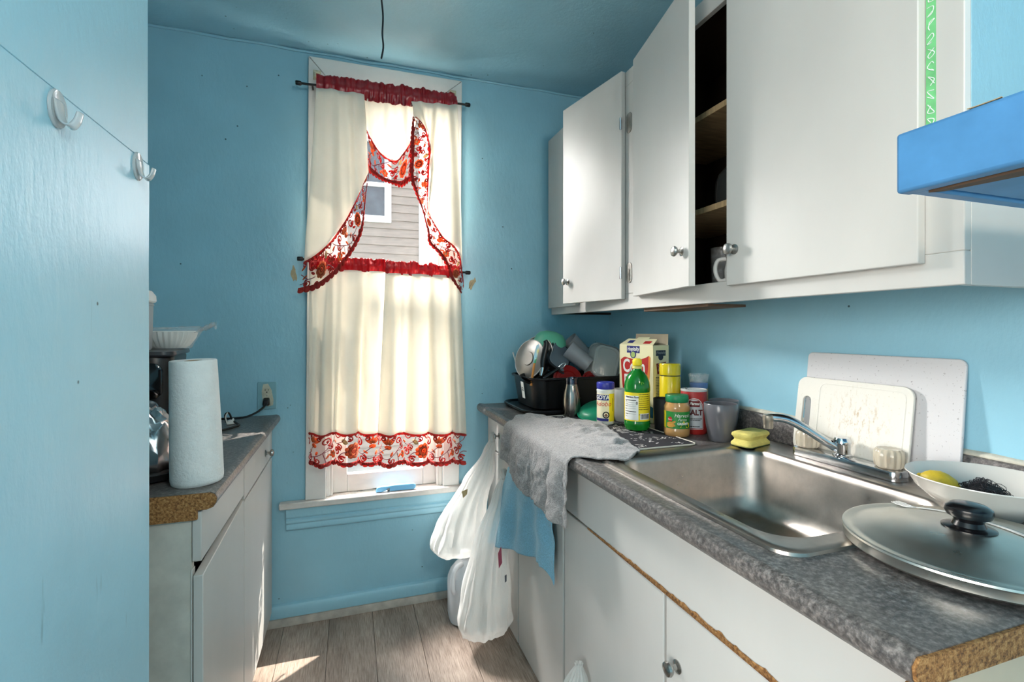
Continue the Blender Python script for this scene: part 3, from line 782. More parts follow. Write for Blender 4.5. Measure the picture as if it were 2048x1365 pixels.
# what stands around the sink
def lean_board(name, label, y0, y1, zh, x0, x1, th, r, mat, hole=None, groove=None, yl=0.):
    t = thing(name, label, 'cutting board', (x0, (y0+y1)/2, .9172), (0, math.atan2(x1-x0, zh), 0), group='cutting boards')
    poly = rr(y1-y0, zh, r, 8, 0, zh/2)
    if not hole:
        prism('board', poly, 0, th, mat, t, lambda y, z, x: (x, y, z), .002)
    else:
        hy, hz, hw, hh = hole
        inner = rr(hw, hh, hw/2*.99, 8, hy, hz); n = len(poly)
        V = [(0, y, z) for y, z in poly]+[(0, y, z) for y, z in inner]+[(th, y, z) for y, z in poly]+[(th, y, z) for y, z in inner]
        Fc = []
        for i in range(n):
            j = (i+1) % n
            Fc += [(i, j, n+j, n+i), (2*n+i, 3*n+i, 3*n+j, 2*n+j), (i, 2*n+i, 2*n+j, j), (n+i, n+j, 3*n+j, 3*n+i)]
        mesh('board', V, Fc, mat, t, True, .0015)
        go = rr((y1-y0)*.73, zh*.90, .022, 8, -(y1-y0)*.085, zh*.5); gi = rr((y1-y0)*.73-.008, zh*.9-.008, .018, 8, -(y1-y0)*.085, zh*.5)
        V = [(-.0004, y, z) for y, z in go]+[(-.0012, (a+c)/2, (b+d)/2) for (a, b), (c, d) in zip(go, gi)]+[(-.0004, y, z) for y, z in gi]
        mesh('juice_ridge', V, [(k*n+i, k*n+(i+1) % n, (k+1)*n+(i+1) % n, (k+1)*n+i) for k in (0, 1) for i in range(n)], mat, t, True, recalc=False)
    return t
def board_mat(name, col, speck, stain=None):
    m, n, l, b = newmat(name); v = coords(n, l)
    f = ramp(n, l, noisen(n, l, v, 150, 3, .6), [(.64, (0, 0, 0, 1)), (.70, (1, 1, 1, 1))])
    c = mixc(n, l, f, lin(col), lin(speck))
    if stain:
        vv = coords(n, l, 'Object', (1, 1, .35)); st = ramp(n, l, noisen(n, l, vv, 90, 6, .8), [(.52, (0, 0, 0, 1)), (.62, (.8, .8, .8, 1))])
        gr = n.new('ShaderNodeTexGradient'); gr.gradient_type = 'SPHERICAL'
        mp = n.new('ShaderNodeMapping'); tc = n.new('ShaderNodeTexCoord'); l.new(tc.outputs['Object'], mp.inputs[0])
        mp.inputs['Location'].default_value = (0, .25, -1.1); mp.inputs['Scale'].default_value = (1, 9.5, 9.5); l.new(mp.outputs[0], gr.inputs[0])
        k = mixc(n, l, 1, st, gr.outputs[0], 'MULTIPLY')
        c = mixc(n, l, k, c, lin(stain))
    l.new(c, b.inputs['Base Color']); b.inputs['Roughness'].default_value = .5
    bumpn(n, l, b, noisen(n, l, v, 160, 3), .1, .001)
    return m
lean_board('cutting_board', 'large speckled grey plastic cutting board leaning on the blue wall', .708, 1.105, .292, 1.287, 1.314, .008, .016, board_mat('speckled_plastic', (206, 204, 205), (150, 146, 146)))
lean_board('cutting_board', 'smaller cream cutting board with handle slot and knife stains, behind the faucet', .800, 1.118, .219, 1.264, 1.293, .007, .026, board_mat('stained_plastic', (222, 218, 208), (206, 198, 180), (168, 130, 66)), hole=(.125, .115, .026, .095))

sg = thing('sponge', 'yellow hourglass sponge on the back corner of the sink rim', 'sponge', (1.185, 1.197, .9172), (0, 0, R(14)))
Ls = []
for k, (w, h, z) in enumerate(((.112, .062, .0), (.118, .07, .004), (.116, .07, .010), (.104, .058, .017), (.102, .055, .021), (.108, .06, .026), (.115, .068, .033), (.114, .066, .039), (.106, .058, .043))):
    Ls.append([(x+.0015*nz(x*60, y*60, z*40), y+.0015*nz(y*50, x*60, z*40), z+(.003*nz(x*30, y*30, 1) if z > .03 else 0)) for x, y in rr(w, h, .014, 6)])
loft('foam', Ls, M('yellow_foam', (222, 206, 116), .9, var=.08, vs_=40, bump=.7, bs=300), sg)
loft('scouring_pad', [[(x, y, z) for x, y in rr(.114, .066, .012, 6)] for z in (.0, .0045)], M('green_pad', (92, 110, 66), .95, bump=.8, bs=400), sg)

bw = thing('bowl', 'white shallow bowl holding a lemon and steel wool, beside the pot lid', 'bowl', (1.172, .602, .9188))
lathe('shell', [(0, .004), (.045, .004), (.047, 0), (.053, 0), (.056, .005), (.086, .022), (.107, .042), (.120, .068), (.122, .069), (.1225, .067), (.121, .068), (.117, .066), (.104, .044), (.084, .026), (.055, .010), (0, .008)], M('white_ceramic', (216, 212, 204), .28, var=.02, coat=.3), bw, seg=56)
lm = mesh('lemon', *lathe_vf([(0, -.034), (.005, -.033), (.010, -.029), (.018, -.021), (.023, -.006), (.0235, .006), (.018, .021), (.010, .029), (.005, .032), (.004, .036), (0, .038)], 24), M('lemon_peel', (206, 176, 48), .5, var=.1, vs_=40, bump=.4, bs=220))
tag(lm, 'small yellow lemon resting in the left side of the white bowl', 'lemon'); lm.matrix_world = orient((1.126, .652, .966), (-.5, .72, .30))
sw = thing('steel_wool', 'dark tangled steel wool pad inside the white bowl', 'scrubber', (1.165, .602, .938), world=True)
rnd = random.Random(5); V, Fc = [], []
for q in range(170):
    a = rnd.uniform(0, 2*PI); r0 = rnd.uniform(0, .034); P = []
    cx, cy, cz = 1.165+r0*math.cos(a)*1.25, .602+r0*math.sin(a), .946+rnd.uniform(.006, .034)*(1-r0/.06)
    rad = rnd.uniform(.004, .009); ax = rnd.uniform(0, PI); tl = rnd.uniform(0, 1)
    for k in range(9):
        t = k/8*2*PI*1.2; P.append((cx+rad*math.cos(t)*math.cos(ax), cy+rad*math.cos(t)*math.sin(ax)+rad*.5*tl*math.sin(t), cz+rad*.7*math.sin(t)+.006))
    v, f = tube_vf(P, .0007, 3); k = len(V); V += v; Fc += [tuple(i+k for i in ff) for ff in f]
mesh('strands', V, Fc, M('dark_steel_wool', (58, 56, 60), .4, metal=.6, var=.3), sw, True, recalc=False)
loft('core', [[(1.165+x, .602+y, z) for x, y in rr(w, w*.8, w*.35, 5)] for w, z in ((.045, .9305), (.066, .941), (.072, .956), (.055, .970), (.02, .976))], M('steel_wool_core', (34, 33, 36), .9, var=.3, vs_=200, bump=1, bs=500), sw)

pl_ = thing('pot_lid', 'large domed aluminium pot lid with black knob lying on the counter end', 'lid', (.936, .502, .9185))
lathe('dome', [(.155, .001), (.164, .0), (.1665, .003), (.1665, .014), (.168, .017), (.167, .020), (.163, .021), (.156, .018), (.146, .0185), (.12, .027), (.08, .0355), (.04, .040), (.0, .0415), (0, .038), (.08, .032), (.12, .024), (.15, .012), (.155, .001)], ALU, pl_, seg=96)
kb = lathe('knob', [(0, .039), (.034, .0395), (.034, .042), (.030, .0435), (.0215, .045), (.0185, .052), (.020, .056), (.0275, .060), (.030, .066), (.029, .073), (.022, .078), (.010, .0795), (0, .0795)], M('black_bakelite', (16, 15, 18), .25, var=.1, coat=.2), pl_, seg=40)
# plastic fork lying on the lid behind the knob
fk = thing('plastic_fork', 'clear plastic fork lying across the far side of the pot lid', 'fork', (1.0, .56, .962), world=True)
FKM = M('clear_cutlery', (226, 226, 222), .2, var=.02, trans=.3)
fo = Vector((1.006, .6585, 0)); fd = Vector((-.020, -.23, 0)).normalized(); fn = Vector((-fd.y, fd.x, 0))
def lidz(p): 
    r = math.hypot(p.x-.936, p.y-.502)
    P = [(0, .0415), (.04, .040), (.08, .0355), (.12, .027), (.146, .0185), (.168, .020), (.3, .020)]
    for (a, za), (b, zb) in zip(P, P[1:]):
        if r <= b: return .9185+za+(zb-za)*(r-a)/(b-a)
def fkp(a, b, h=0): p = fo+fd*a+fn*b; return (p.x, p.y, lidz(p)+.0022+h)
def strip(pts):   # (a, half-width, centre offset)
    V = [fkp(a, c+s_*w) for a, w, c in pts for s_ in (-1, 1)]
    return V, [(2*i, 2*i+1, 2*i+3, 2*i+2) for i in range(len(pts)-1)]
V, Fc = strip([(.046, .010, 0), (.055, .011, 0), (.066, .008, 0), (.078, .0045, 0), (.10, .0035, 0), (.14, .0035, 0), (.18, .0045, 0), (.215, .006, 0), (.222, .004, 0)])
mesh('handle', V, Fc, FKM, fk, True, 0, .002, recalc=False)
for q in (-.0082, -.0028, .0028, .0082):
    V, Fc = strip([(0, .0007, q), (.012, .0014, q), (.03, .0018, q), (.047, .002, q)])
    mesh('tine', V, Fc, FKM, fk, True, 0, .0018, recalc=False)

# ------------------------------------------------------------------ upper cabinets
uc = thing('wall_cabinet', 'white four-door wall cabinet above the sink, two doors hanging ajar', 'cabinet', (1.15, 1.4, 1.352), world=True)
CF = .985     # face-frame front
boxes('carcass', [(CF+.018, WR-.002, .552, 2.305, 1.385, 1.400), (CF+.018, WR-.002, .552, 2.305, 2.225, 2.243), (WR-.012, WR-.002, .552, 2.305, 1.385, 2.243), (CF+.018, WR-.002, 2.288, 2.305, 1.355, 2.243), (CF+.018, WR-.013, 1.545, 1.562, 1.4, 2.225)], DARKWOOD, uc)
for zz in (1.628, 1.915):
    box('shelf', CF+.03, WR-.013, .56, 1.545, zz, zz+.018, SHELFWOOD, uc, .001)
ff = boxes('face_frame', [(CF, CF+.018, .534, 2.305, 1.352, 1.410), (CF, CF+.018, .534, 2.305, 2.19, 2.246), (CF, CF+.018, .534, .60, 1.41, 2.19), (CF, CF+.018, 1.50, 1.60, 1.41, 2.19), (CF, CF+.018, 1.97, 2.06, 1.41, 2.19), (CF, CF+.018, 2.26, 2.305, 1.41, 2.19)], WHITE, uc, .002)
# end panel: white below, painted over in blue above the shelf
box('end_panel', CF+.018, WR-.002, .534, .552, 1.352, 1.50, WHITE, uc, .001)
box('end_panel', CF+.0175, WR-.002, .5335, .552, 1.50, 2.246, wall_paint('grey_blue_end_paint', (126, 166, 180)), uc, .001)
box('bottom_panel', CF+.03, WR-.003, 1.52, 2.28, 1.366, 1.372, TRIMBLUE, uc, .001)
DX = .965
da = box('door', DX, CF-.001, 1.985, 2.300, 1.385, 2.243, WHITE, uc, .002)
def swung(hx, hy, ex, ey, z0, z1, th=.019):
    d = Vector((ex-hx, ey-hy, 0)); n = Vector((-d.y, d.x, 0)).normalized()
    if n.x < 0: n = -n
    n *= th
    q = [Vector((hx, hy, 0)), Vector((ex, ey, 0)), Vector((ex, ey, 0))+n, Vector((hx, hy, 0))+n]
    return hexa('door', [(p.x, p.y, z0) for p in q]+[(p.x, p.y, z1) for p in q], WHITE, uc, .002), d.normalized(), -n.normalized()
db, dd_, nn = swung(DX, 1.592, .895, 1.965, 1.390, 2.246)
knob(db, Vector((.902, 1.930, 1.483)), nn)
for zz in (2.045, 1.487):                   # offset hinges of the ajar door, leaf on the face frame
    hg = prism('hinge', rr(.036, .075, .015, 5, 1.57, zz), CF-.0025, CF-.0002, M('tarnished_hinge', (150, 148, 142), .35, metal=.9, var=.15, vs_=60), db, lambda y, z, x: (x, y, z), .0006)
    lathe('hinge_pin', [(0, -.022), (.0045, -.022), (.0045, .022), (0, .022)], CHROME, db, Matrix.Translation((DX-.006, 1.588, zz)), 12)
    for s_ in (-.02, .02): lathe('screw', [(0, .002), (.004, .0012), (.0045, 0)], NICKEL, db, orient((CF-.0025, 1.568, zz+s_), (-1, 0, 0)), 10)
de, d3, n3 = swung(DX, 1.515, .886, 1.112, 1.395, 2.246)
knob(de, Vector((.888, 1.155, 1.498))+Vector((.008, 0, 0)), n3)
df = box('door', DX-.001, CF-.001, .592, 1.058, 1.394, 2.246, WHITE, uc, .002)
knob(df, (DX-.001, 1.028, 1.488), (-1, 0, 0))
# strip of green tape down the frame beside the last door
GT = M('green_tape', (112, 190, 126), .5, var=.12, vs_=30)
tp = box('tape', CF-.0008, CF-.0001, .576, .5915, 1.63, 2.18, GT, uc, 0)
WT = M('tape_print', (222, 232, 224), .5)
sq = []
for k in range(13):
    zc = 1.645+k*.025; P = [(.5775+.006*(1+math.sin(2.1*q+k)), zc+.009*math.sin(1.3*q+k*1.7)) for q in range(5)]
    sq.append((sm(P, 4)))
V, Fc = [], []
for P in sq:
    v, f = tube_vf([(CF-.0012, y, z) for y, z in P], .0008, 4); k = len(V); V += v; Fc += [tuple(i+k for i in ff_) for ff_ in f]
mesh('tape_lettering', V, Fc, WT, tp, True, recalc=False)
lb = hexa('loose_board', [(1.0, 1.17, 1.344), (1.0, 1.50, 1.340), (1.14, 1.50, 1.340), (1.14, 1.17, 1.344), (1.0, 1.17, 1.352), (1.0, 1.50, 1.352), (1.14, 1.50, 1.352), (1.14, 1.17, 1.352)], BROWNW, uc, .001)
# things inside the open cupboard
dk = thing('decanter', 'dark glass decanter with long neck inside the open cupboard', 'decanter', (1.10, 1.175, 1.6465))
GL = M('smoky_glass', (70, 74, 74), .05, var=.05, trans=.55)
lathe('bottle', [(0, .002), (.048, 0), (.052, .005), (.055, .03), (.053, .075), (.044, .10), (.028, .118), (.015, .13), (.0125, .15), (.0125, .205), (.017, .212), (.017, .218), (0, .218)], GL, dk, seg=32)
lathe('gold_band', [(.0132, .196), (.0142, .197), (.0142, .204), (.0132, .205)], M('gold', (176, 140, 70), .3, metal=.9), dk, seg=24)
cm = thing('white_jug', 'white handled jug on the bottom shelf of the open cupboard', 'jug', (1.09, 1.145, 1.4006))
lathe('body', [(0, 0), (.03, 0), (.038, .012), (.040, .05), (.033, .085), (.03, .1), (.033, .108), (.030, .106), (.028, .1), (.03, .085), (0, .01)], PLATEW, cm, seg=28)
tube('handle', [(-.032, .018, .085), (-.050, .03, .08), (-.056, .034, .052), (-.047, .028, .022), (-.033, .018, .022)], .006, PLATEW, cm, 10)
gl = thing('drinking_glass', 'clear drinking glass standing on the bottom shelf of the open cupboard', 'glass', (1.15, 1.28, 1.4006))
lathe('tumbler', [(0, .006), (.028, .004), (.029, 0), (.031, .003), (.036, .14), (.034, .14), (.029, .01), (0, .01)], CLEAR, gl, seg=28)

# ------------------------------------------------------------------ painted shelf above the stove side
SHB = M('bright_blue_shelf_paint', (80, 138, 188), .4, var=.1, vs_=14, bump=.15, bs=50)
sh = thing('wall_shelf', 'bright blue painted wooden shelf with worn edges, projecting from the right wall', 'shelf', (.98, .0, 1.44), world=True)
box('apron_board', .640, .662, -.55, .418, 1.4425, 1.5165, SHB, sh, .004)
box('deck', .664, WR-.002, -.55, .418, 1.496, 1.5165, SHB, sh, .003)
box('end_board', .664, WR-.002, .398, .418, 1.4445, 1.4955, SHB, sh, .003)
box('under_board', .684, WR-.002, -.55, .396, 1.4475, 1.4955, SHB, sh, .003)
prism('bare_wood_strip', [(.662, .395), (.674, .385), (.690, .30), (.706, .10), (.70, -.2), (.664, -.2), (.6625, .2)], 1.4405, 1.4470, BROWNW, sh)
prism('worn_patch', [(.640, .345), (.641, .338), (.641, .322), (.640, .315), (.653, .318), (.655, .34)], 1.5163, 1.5171, SHELFWOOD, sh)

# ------------------------------------------------------------------ left run
lc = thing('left_base_cabinet', 'white base cabinet on the left with one sagging door ajar', 'cabinet', (-.6, 1.8, 0), world=True)
LX = -.318
boxes('body', [(-.945, -.338, 1.262, 1.28, 0, .868), (-.945, -.338, 1.28, 2.30, .06, .08), (-.945, -.93, 1.28, 2.30, .08, .868), (-.945, -.338, 2.285, 2.303, 0, .868), (-.345, -.338, 1.716, 1.735, .08, .868), (-.42, -.40, 1.28, 2.285, 0, .06)], ENDWHITE, lc)
box('side_stile', -.3395, -.336, 1.2600, 1.282, .02, .735, WHITE, lc, .001)
dn = box('drawer', -.337, LX, 1.2605, 1.719, .752, .864, WHITE, lc, .002)
for zz in (.765, .85): lathe('nail', [(0, .001), (.0022, .0005), (.0025, 0)], BLACKM, dn, orient((LX, 1.268, zz), (1, 0, 0)), 8)
dl = box('drawer', -.337, LX, 1.727, 2.300, .735, .864, WHITE, lc, .002)
knob(dl, (LX, 2.13, .785), (1, 0, 0))
box('door', -.337, LX, 1.727, 2.300, .062, .728, WHITE, lc, .002)
hexa('door', [(-.334, 1.257, .05), (-.314, 1.2575, .05), (-.318, 1.719, .066), (-.337, 1.719, .066), (-.334, 1.257, .722), (-.314, 1.2575, .722), (-.318, 1.719, .737), (-.337, 1.719, .737)], WHITE, lc, .002)
lt = thing('left_countertop', 'grey laminate countertop on the left with raw particle board end', 'countertop', (-.6, 1.8, .87), world=True)
mir = [(-.945, .869), (-.306, .869), (-.294, .873), (-.287, .883), (-.286, .893), (-.29, .903), (-.30, .908), (-.312, .907), (-.945, .907)]
prism('top', mir, 1.2575, WB-.001, LAM, lt, lambda x, z, y: (x, y, z))
prism('raw_end', [(-.944, .8695), (-.306, .8695), (-.294, .874), (-.288, .884), (-.287, .893), (-.291, .902), (-.301, .9065), (-.944, .9055)], 1.2535, 1.2578, PB_, lt, lambda x, z, y: (x, y, z))
box('batten', -.94, -.325, 1.2525, 1.262, .848, .8725, PB_, lt, .001)

tr = thing('paper_towel_roll', 'tall white paper towel roll standing at the end of the left counter', 'paper towel', (-.349, 1.352, .9076), (R(1.0), R(-1.6), 0))
lathe('roll', [(.019, .006), (.019, .0), (.050, .0), (.054, .004), (.0555, .012), (.055, .06), (.053, .15), (.0505, .24), (.049, .293), (.0475, .295), (.02, .294), (.019, .293), (.019, .006)], PAPER, tr, seg=64, mod=lambda a, j: 1+(.010*math.sin(3*a+j) if 2 <= j <= 8 else 0))
lathe('cardboard_core', [(.0185, .002), (.0185, .2935), (.0175, .2935), (.0175, .002)], M('cardboard', (170, 140, 104), .9), tr, seg=24)

# black countertop oven with a bag of filters and a canister on it
ov = thing('air_fryer', 'black air fryer with dark display panel behind the paper towel roll', 'appliance', (-.66, 1.72, .9076), (0, 0, R(8)))
loft('housing', [[(x, y, z) for x, y in rr(w, h, r_, 7)] for w, h, r_, z in ((.30, .27, .04, .0), (.325, .295, .05, .012), (.33, .30, .05, .10), (.33, .30, .05, .25), (.335, .30, .05, .285), (.33, .295, .05, .292))], BLACKP, ov)
loft('top_plate', [[(x, y, z) for x, y in rr(w, h, r_, 6)] for w, h, r_, z in ((.345, .305, .035, .2925), (.35, .31, .035, .297), (.345, .305, .034, .306), (.30, .27, .03, .308))], M('grey_black_top', (52, 52, 56), .3, var=.15), ov)
loft('drawer_front', [[(x, y, z) for x, z in rr(w, h, .03, 6, .045, .10)] for w, h, y in ((.19, .15, -.148), (.19, .15, -.162), (.175, .135, -.168))], M('gunmetal', (96, 92, 92), .22, metal=.7, var=.1), ov)
dp = loft('display_panel', [[(x, y, z) for x, z in rr(w, h, .025, 6, .04, .225)] for w, h, y in ((.21, .10, -.148), (.21, .10, -.157), (.20, .09, -.160))], M('gloss_black', (8, 8, 10), .08, var=0), ov)
box('screen', .03, .10, -.1618, -.1598, .228, .25, M('blue_screen', (54, 92, 124), .2), dp, .001)
tube('pan_handle', [(.045, -.165, .12), (.045, -.20, .118), (.045, -.235, .11)], .014, BLACKM, ov, 12)
fo_ = thing('foil_bundle', 'crumpled aluminium foil wrapped dish on the left counter beside the paper towels', 'foil', (-.475, 1.43, .9080))
def foilf(s, t):
    a = 2*PI*s; r = .10*math.sin(t*PI*.5+.02); 
    hgt = .145*math.cos(t*PI*.5)**.7
    k = 1+.20*nz(math.cos(a)*3, math.sin(a)*3, t*4)+.10*nz(math.cos(a)*9, math.sin(a)*9, t*9)
    return (r*k*math.cos(a)*.9-.02, r*k*math.sin(a)*.85, .022+hgt*(1+.22*nz(math.cos(a)*4+9, math.sin(a)*4, t*5)))
grid('foil', foilf, 42, 16, FOIL, fo_, .0006, recalc=True)
loft('dark_pan', [[(x-.015, y, z) for x, y in rr(w, w*.92, w*.45, 6)] for w, z in ((.14, 0), (.19, .006), (.205, .022), (.2, .026))], BLACKM, fo_)
fb = thing('coffee_filter_pack', 'stack of white coffee filters in a clear plastic bag on the air fryer', 'coffee filters', (-.545, 1.80, 1.2165))
lathe('filters', [(0, .002), (.046, .001), (.055, .008), (.070, .032), (.076, .052), (.071, .055), (.06, .045), (0, .04)], M('filter_paper', (236, 234, 228), .9, var=.03), fb, seg=120, mod=lambda a, j: 1+(.05*math.sin(30*a) if 2 <= j <= 4 else 0))
def wrapf(s, t):
    a = 2*PI*s; r = [.0, .062, .066, .084, .089, .07, .035, .0]; z = [0.0, 0.0, .012, .04, .058, .066, .064, .062]
    q = t*7; i = min(6, int(q)); u = q-i
    rad = r[i]+(r[i+1]-r[i])*u; zz = z[i]+(z[i+1]-z[i])*u
    pull = max(0, math.cos(a-R(5)))**5*max(0, t-.45)
    rad *= 1+.05*nz(math.cos(a)*4, math.sin(a)*4, t*6)
    return (rad*math.cos(a)+.05*pull, rad*math.sin(a), zz+.012*pull+.004*nz(math.cos(a)*7, math.sin(a)*7, t*8)*(1 if t > .3 else 0))
FILM = plastic_film('clear_film', (235, 240, 242), .72, .2, .12, 60)
grid('plastic_bag', wrapf, 60, 21, FILM, fb, 0, recalc=True)
tf = []
def tuft(s, t): 
    a = -1+2*s; return (.075+.05*t+.006*nz(a*4, t*4, 2), a*(.02+.03*t)+.004*nz(a*9, t*6, 0), .050+.026*t+.014*nz(a*6, t*5, 1)*(.4+t))
grid('bag_end', tuft, 26, 10, FILM, fb, 0)
cn = thing('canister', 'tall translucent canister with white lid at the edge of the left partition', 'canister', (-.590, 1.655, 1.2165))
loft('body', [[(x, y, z) for x, y in rr(w, w, .016, 5)] for w, z in ((.076, 0), (.08, .004), (.085, .12), (.085, .128), (.088, .129), (.088, .133), (.085, .134), (.085, .138))], M('frosted_plastic', (196, 200, 202), .35, var=.05, trans=.35), cn)
loft('lid', [[(x, y, z) for x, y in rr(w, w, .018, 5)] for w, z in ((.092, .138), (.098, .142), (.096, .158), (.08, .172), (.04, .176))], PLATEW, cn)
# wall outlet
ol = thing('outlet', 'cream duplex outlet with half-painted blue plate above the left counter', 'outlet', (-.338, WB-.0005, .992))
prism('plate', rr(.072, .117, .004, 3), -.0055, 0, M('painted_plate', (132, 178, 190), .45, var=.06, vs_=25), ol, lambda x, z, y: (x, y, z), .001)
OC = M('ivory_plastic', (196, 192, 172), .45, var=.12, vs_=50)
prism('unpainted_area', [(-.014, .050), (.004, .052), (.010, .040), (.018, .024), (.022, .0), (.026, -.02), (.024, -.042), (.006, -.046), (-.012, -.038), (-.018, -.01), (-.020, .02)], -.0062, -.0052, OC, ol, lambda x, z, y: (x, y, z))
for zz in (.022, -.022):
    oc = prism('socket', [(.017*math.cos(a), zz+max(-.0135, min(.0135, .0165*math.sin(a)))) for a in [2*PI*k/28 for k in range(28)]], -.0085, -.006, OC, ol, lambda x, z, y: (x, y, z), .0006)
    boxes('slots', [(-.0075, -.0055, -.0089, -.0084, zz-.001, zz+.007), (.0055, .0075, -.0089, -.0084, zz, zz+.006), (-.0022, .0022, -.0089, -.0084, zz-.009, zz-.0045)], BLACKM, oc, 0)
lathe('screw', [(0, .001), (.003, .0006), (.0033, 0)], NICKEL, ol, orient((0, -.0062, 0), (0, -1, 0)), 10)
cd = thing('power_cord', 'black appliance cord plugged into the outlet and trailing over the left counter', 'cord', (-.42, 2.25, .908), world=True)
hexa('plug', [(-.352, 2.277, .952), (-.326, 2.277, .952), (-.324, 2.3015, .952), (-.354, 2.3015, .952), (-.348, 2.280, .976), (-.330, 2.280, .976), (-.326, 2.3015, .985), (-.352, 2.3015, .985)], BLACKP, cd, .004)
tube('cable', [(-.338, 2.28, .960), (-.346, 2.262, .948), (-.37, 2.246, .930), (-.41, 2.232, .916), (-.47, 2.23, .9135), (-.54, 2.24, .9125), (-.70, 2.20, .9125), (-.76, 2.0, .9125)], .0052, RUBBER, cd, 8, 8, .7)
c2 = thing('spare_plug', 'loose white-banded plug with black lead on the left counter', 'plug', (-.44, 2.12, .908), world=True)
tube('cable', [(-.475, 1.90, .9115), (-.468, 1.935, .9115), (-.445, 1.985, .9115), (-.415, 2.04, .9115), (-.402, 2.08, .9115), (-.415, 2.11, .914), (-.432, 2.135, .920)], .0042, RUBBER, c2, 8)
hexa('plug_body', [(-.452, 2.118, .908), (-.424, 2.124, .908), (-.428, 2.15, .908), (-.456, 2.146, .908), (-.450, 2.122, .922), (-.428, 2.127, .930), (-.431, 2.146, .930), (-.453, 2.143, .922)], PLATEW, c2, .003)
tube('twist_tie', [(-.452, 2.12, .918), (-.456, 2.118, .945), (-.447, 2.12, .955), (-.44, 2.124, .945), (-.436, 2.13, .925)], .0035, RUBBER, c2, 8)
tube('label_band', [(-.449, 2.1165, .914), (-.4535, 2.1145, .94), (-.447, 2.117, .956)], .0022, PLATEW, c2, 6)

# hooks on the near partition
for (y, z, lab) in ((.776, 1.559, 'clear plastic adhesive hook nearest the camera on the blue partition'), (1.026, 1.565, 'clear plastic adhesive hook at the far edge of the blue partition')):
    hk = thing('adhesive_hook', lab, 'hook', (-.3585, y, z), group='clear hooks on the partition')
    HKM = M('clear_hook_plastic', (240, 244, 246), .08, var=.02, trans=.6, ior=1.35)
    n = 20; pr = lambda k, w, h, x: [(x, w*math.cos(2*PI*q/n), h*math.sin(2*PI*q/n)) for q in range(n)]
    loft('base', [pr(0, .020, .0245, .0002), pr(0, .0205, .025, .002), pr(0, .019, .0235, .004), pr(0, .0165, .021, .0032)], HKM, hk)
    hp = smooth_path([(.003, 0, .010), (.005, 0, -.006), (.009, 0, -.018), (.016, 0, -.021), (.022, 0, -.014), (.0255, 0, -.002)], 6); nh = len(hp)-1
    def hf(u, t, hp=hp, nh=nh):
        p = hp[int(round(t*nh))]; w = .0125*(1-.45*t); return (p.x+.002*(1-(2*u-1)**2), (u-.5)*2*w, p.z)
    grid('hook', hf, 8, nh, HKM, hk, .0024)

# ------------------------------------------------------------------ cloths on the right counter
# dark dish mat with pale leaf print
mt = thing('dish_mat', 'black dish mat with pale leaf print and white piping beside the sink', 'mat', (.9, 1.55, .9104), world=True)
matp = rr(.36, .60, .022, 6, .862, 1.565)
prism('pad', matp, .9104, .9142, cloth('mat_cloth', (30, 28, 36), 0, 0, 500, .9), mt)
v, f = tube_vf([(x, y, .9135) for x, y in matp+matp[:1]], .0028, 6)
mesh('piping', v, f, cloth('piping_cloth', (214, 206, 192), 0, 0, 500), mt, True, recalc=False)
rnd = random.Random(12); leaves = []
for q in range(190):
    cx, cy = rnd.uniform(.70, 1.025), rnd.uniform(1.285, 1.85); a = rnd.uniform(0, PI); L = rnd.uniform(.008, .018)
    if q % 5 == 0:
        for k in range(5):
            b = a+PI/2+(.5 if k % 2 else -.5); o_ = (k-2)*.008
            leaves.append(disc(cx+o_*math.cos(a)+.004*math.cos(b), cy+o_*math.sin(a)+.004*math.sin(b), .0065, 8, .0016, b))
    elif q % 5 == 1:
        for k in range(4): leaves.append(disc(cx+k*.005*math.cos(a), cy+k*.005*math.sin(a), .013, 8, .0009, a+1.2))
    else: leaves.append(disc(cx, cy, L*.6, 10, L*.2, a))
pr_ = flat2d('leaf_print', leaves, lambda x, y: (x, y, .91455), cloth('print_cloth', (206, 200, 196), 0, 0, 500), mt); pr_['kind'] = 'stuff'

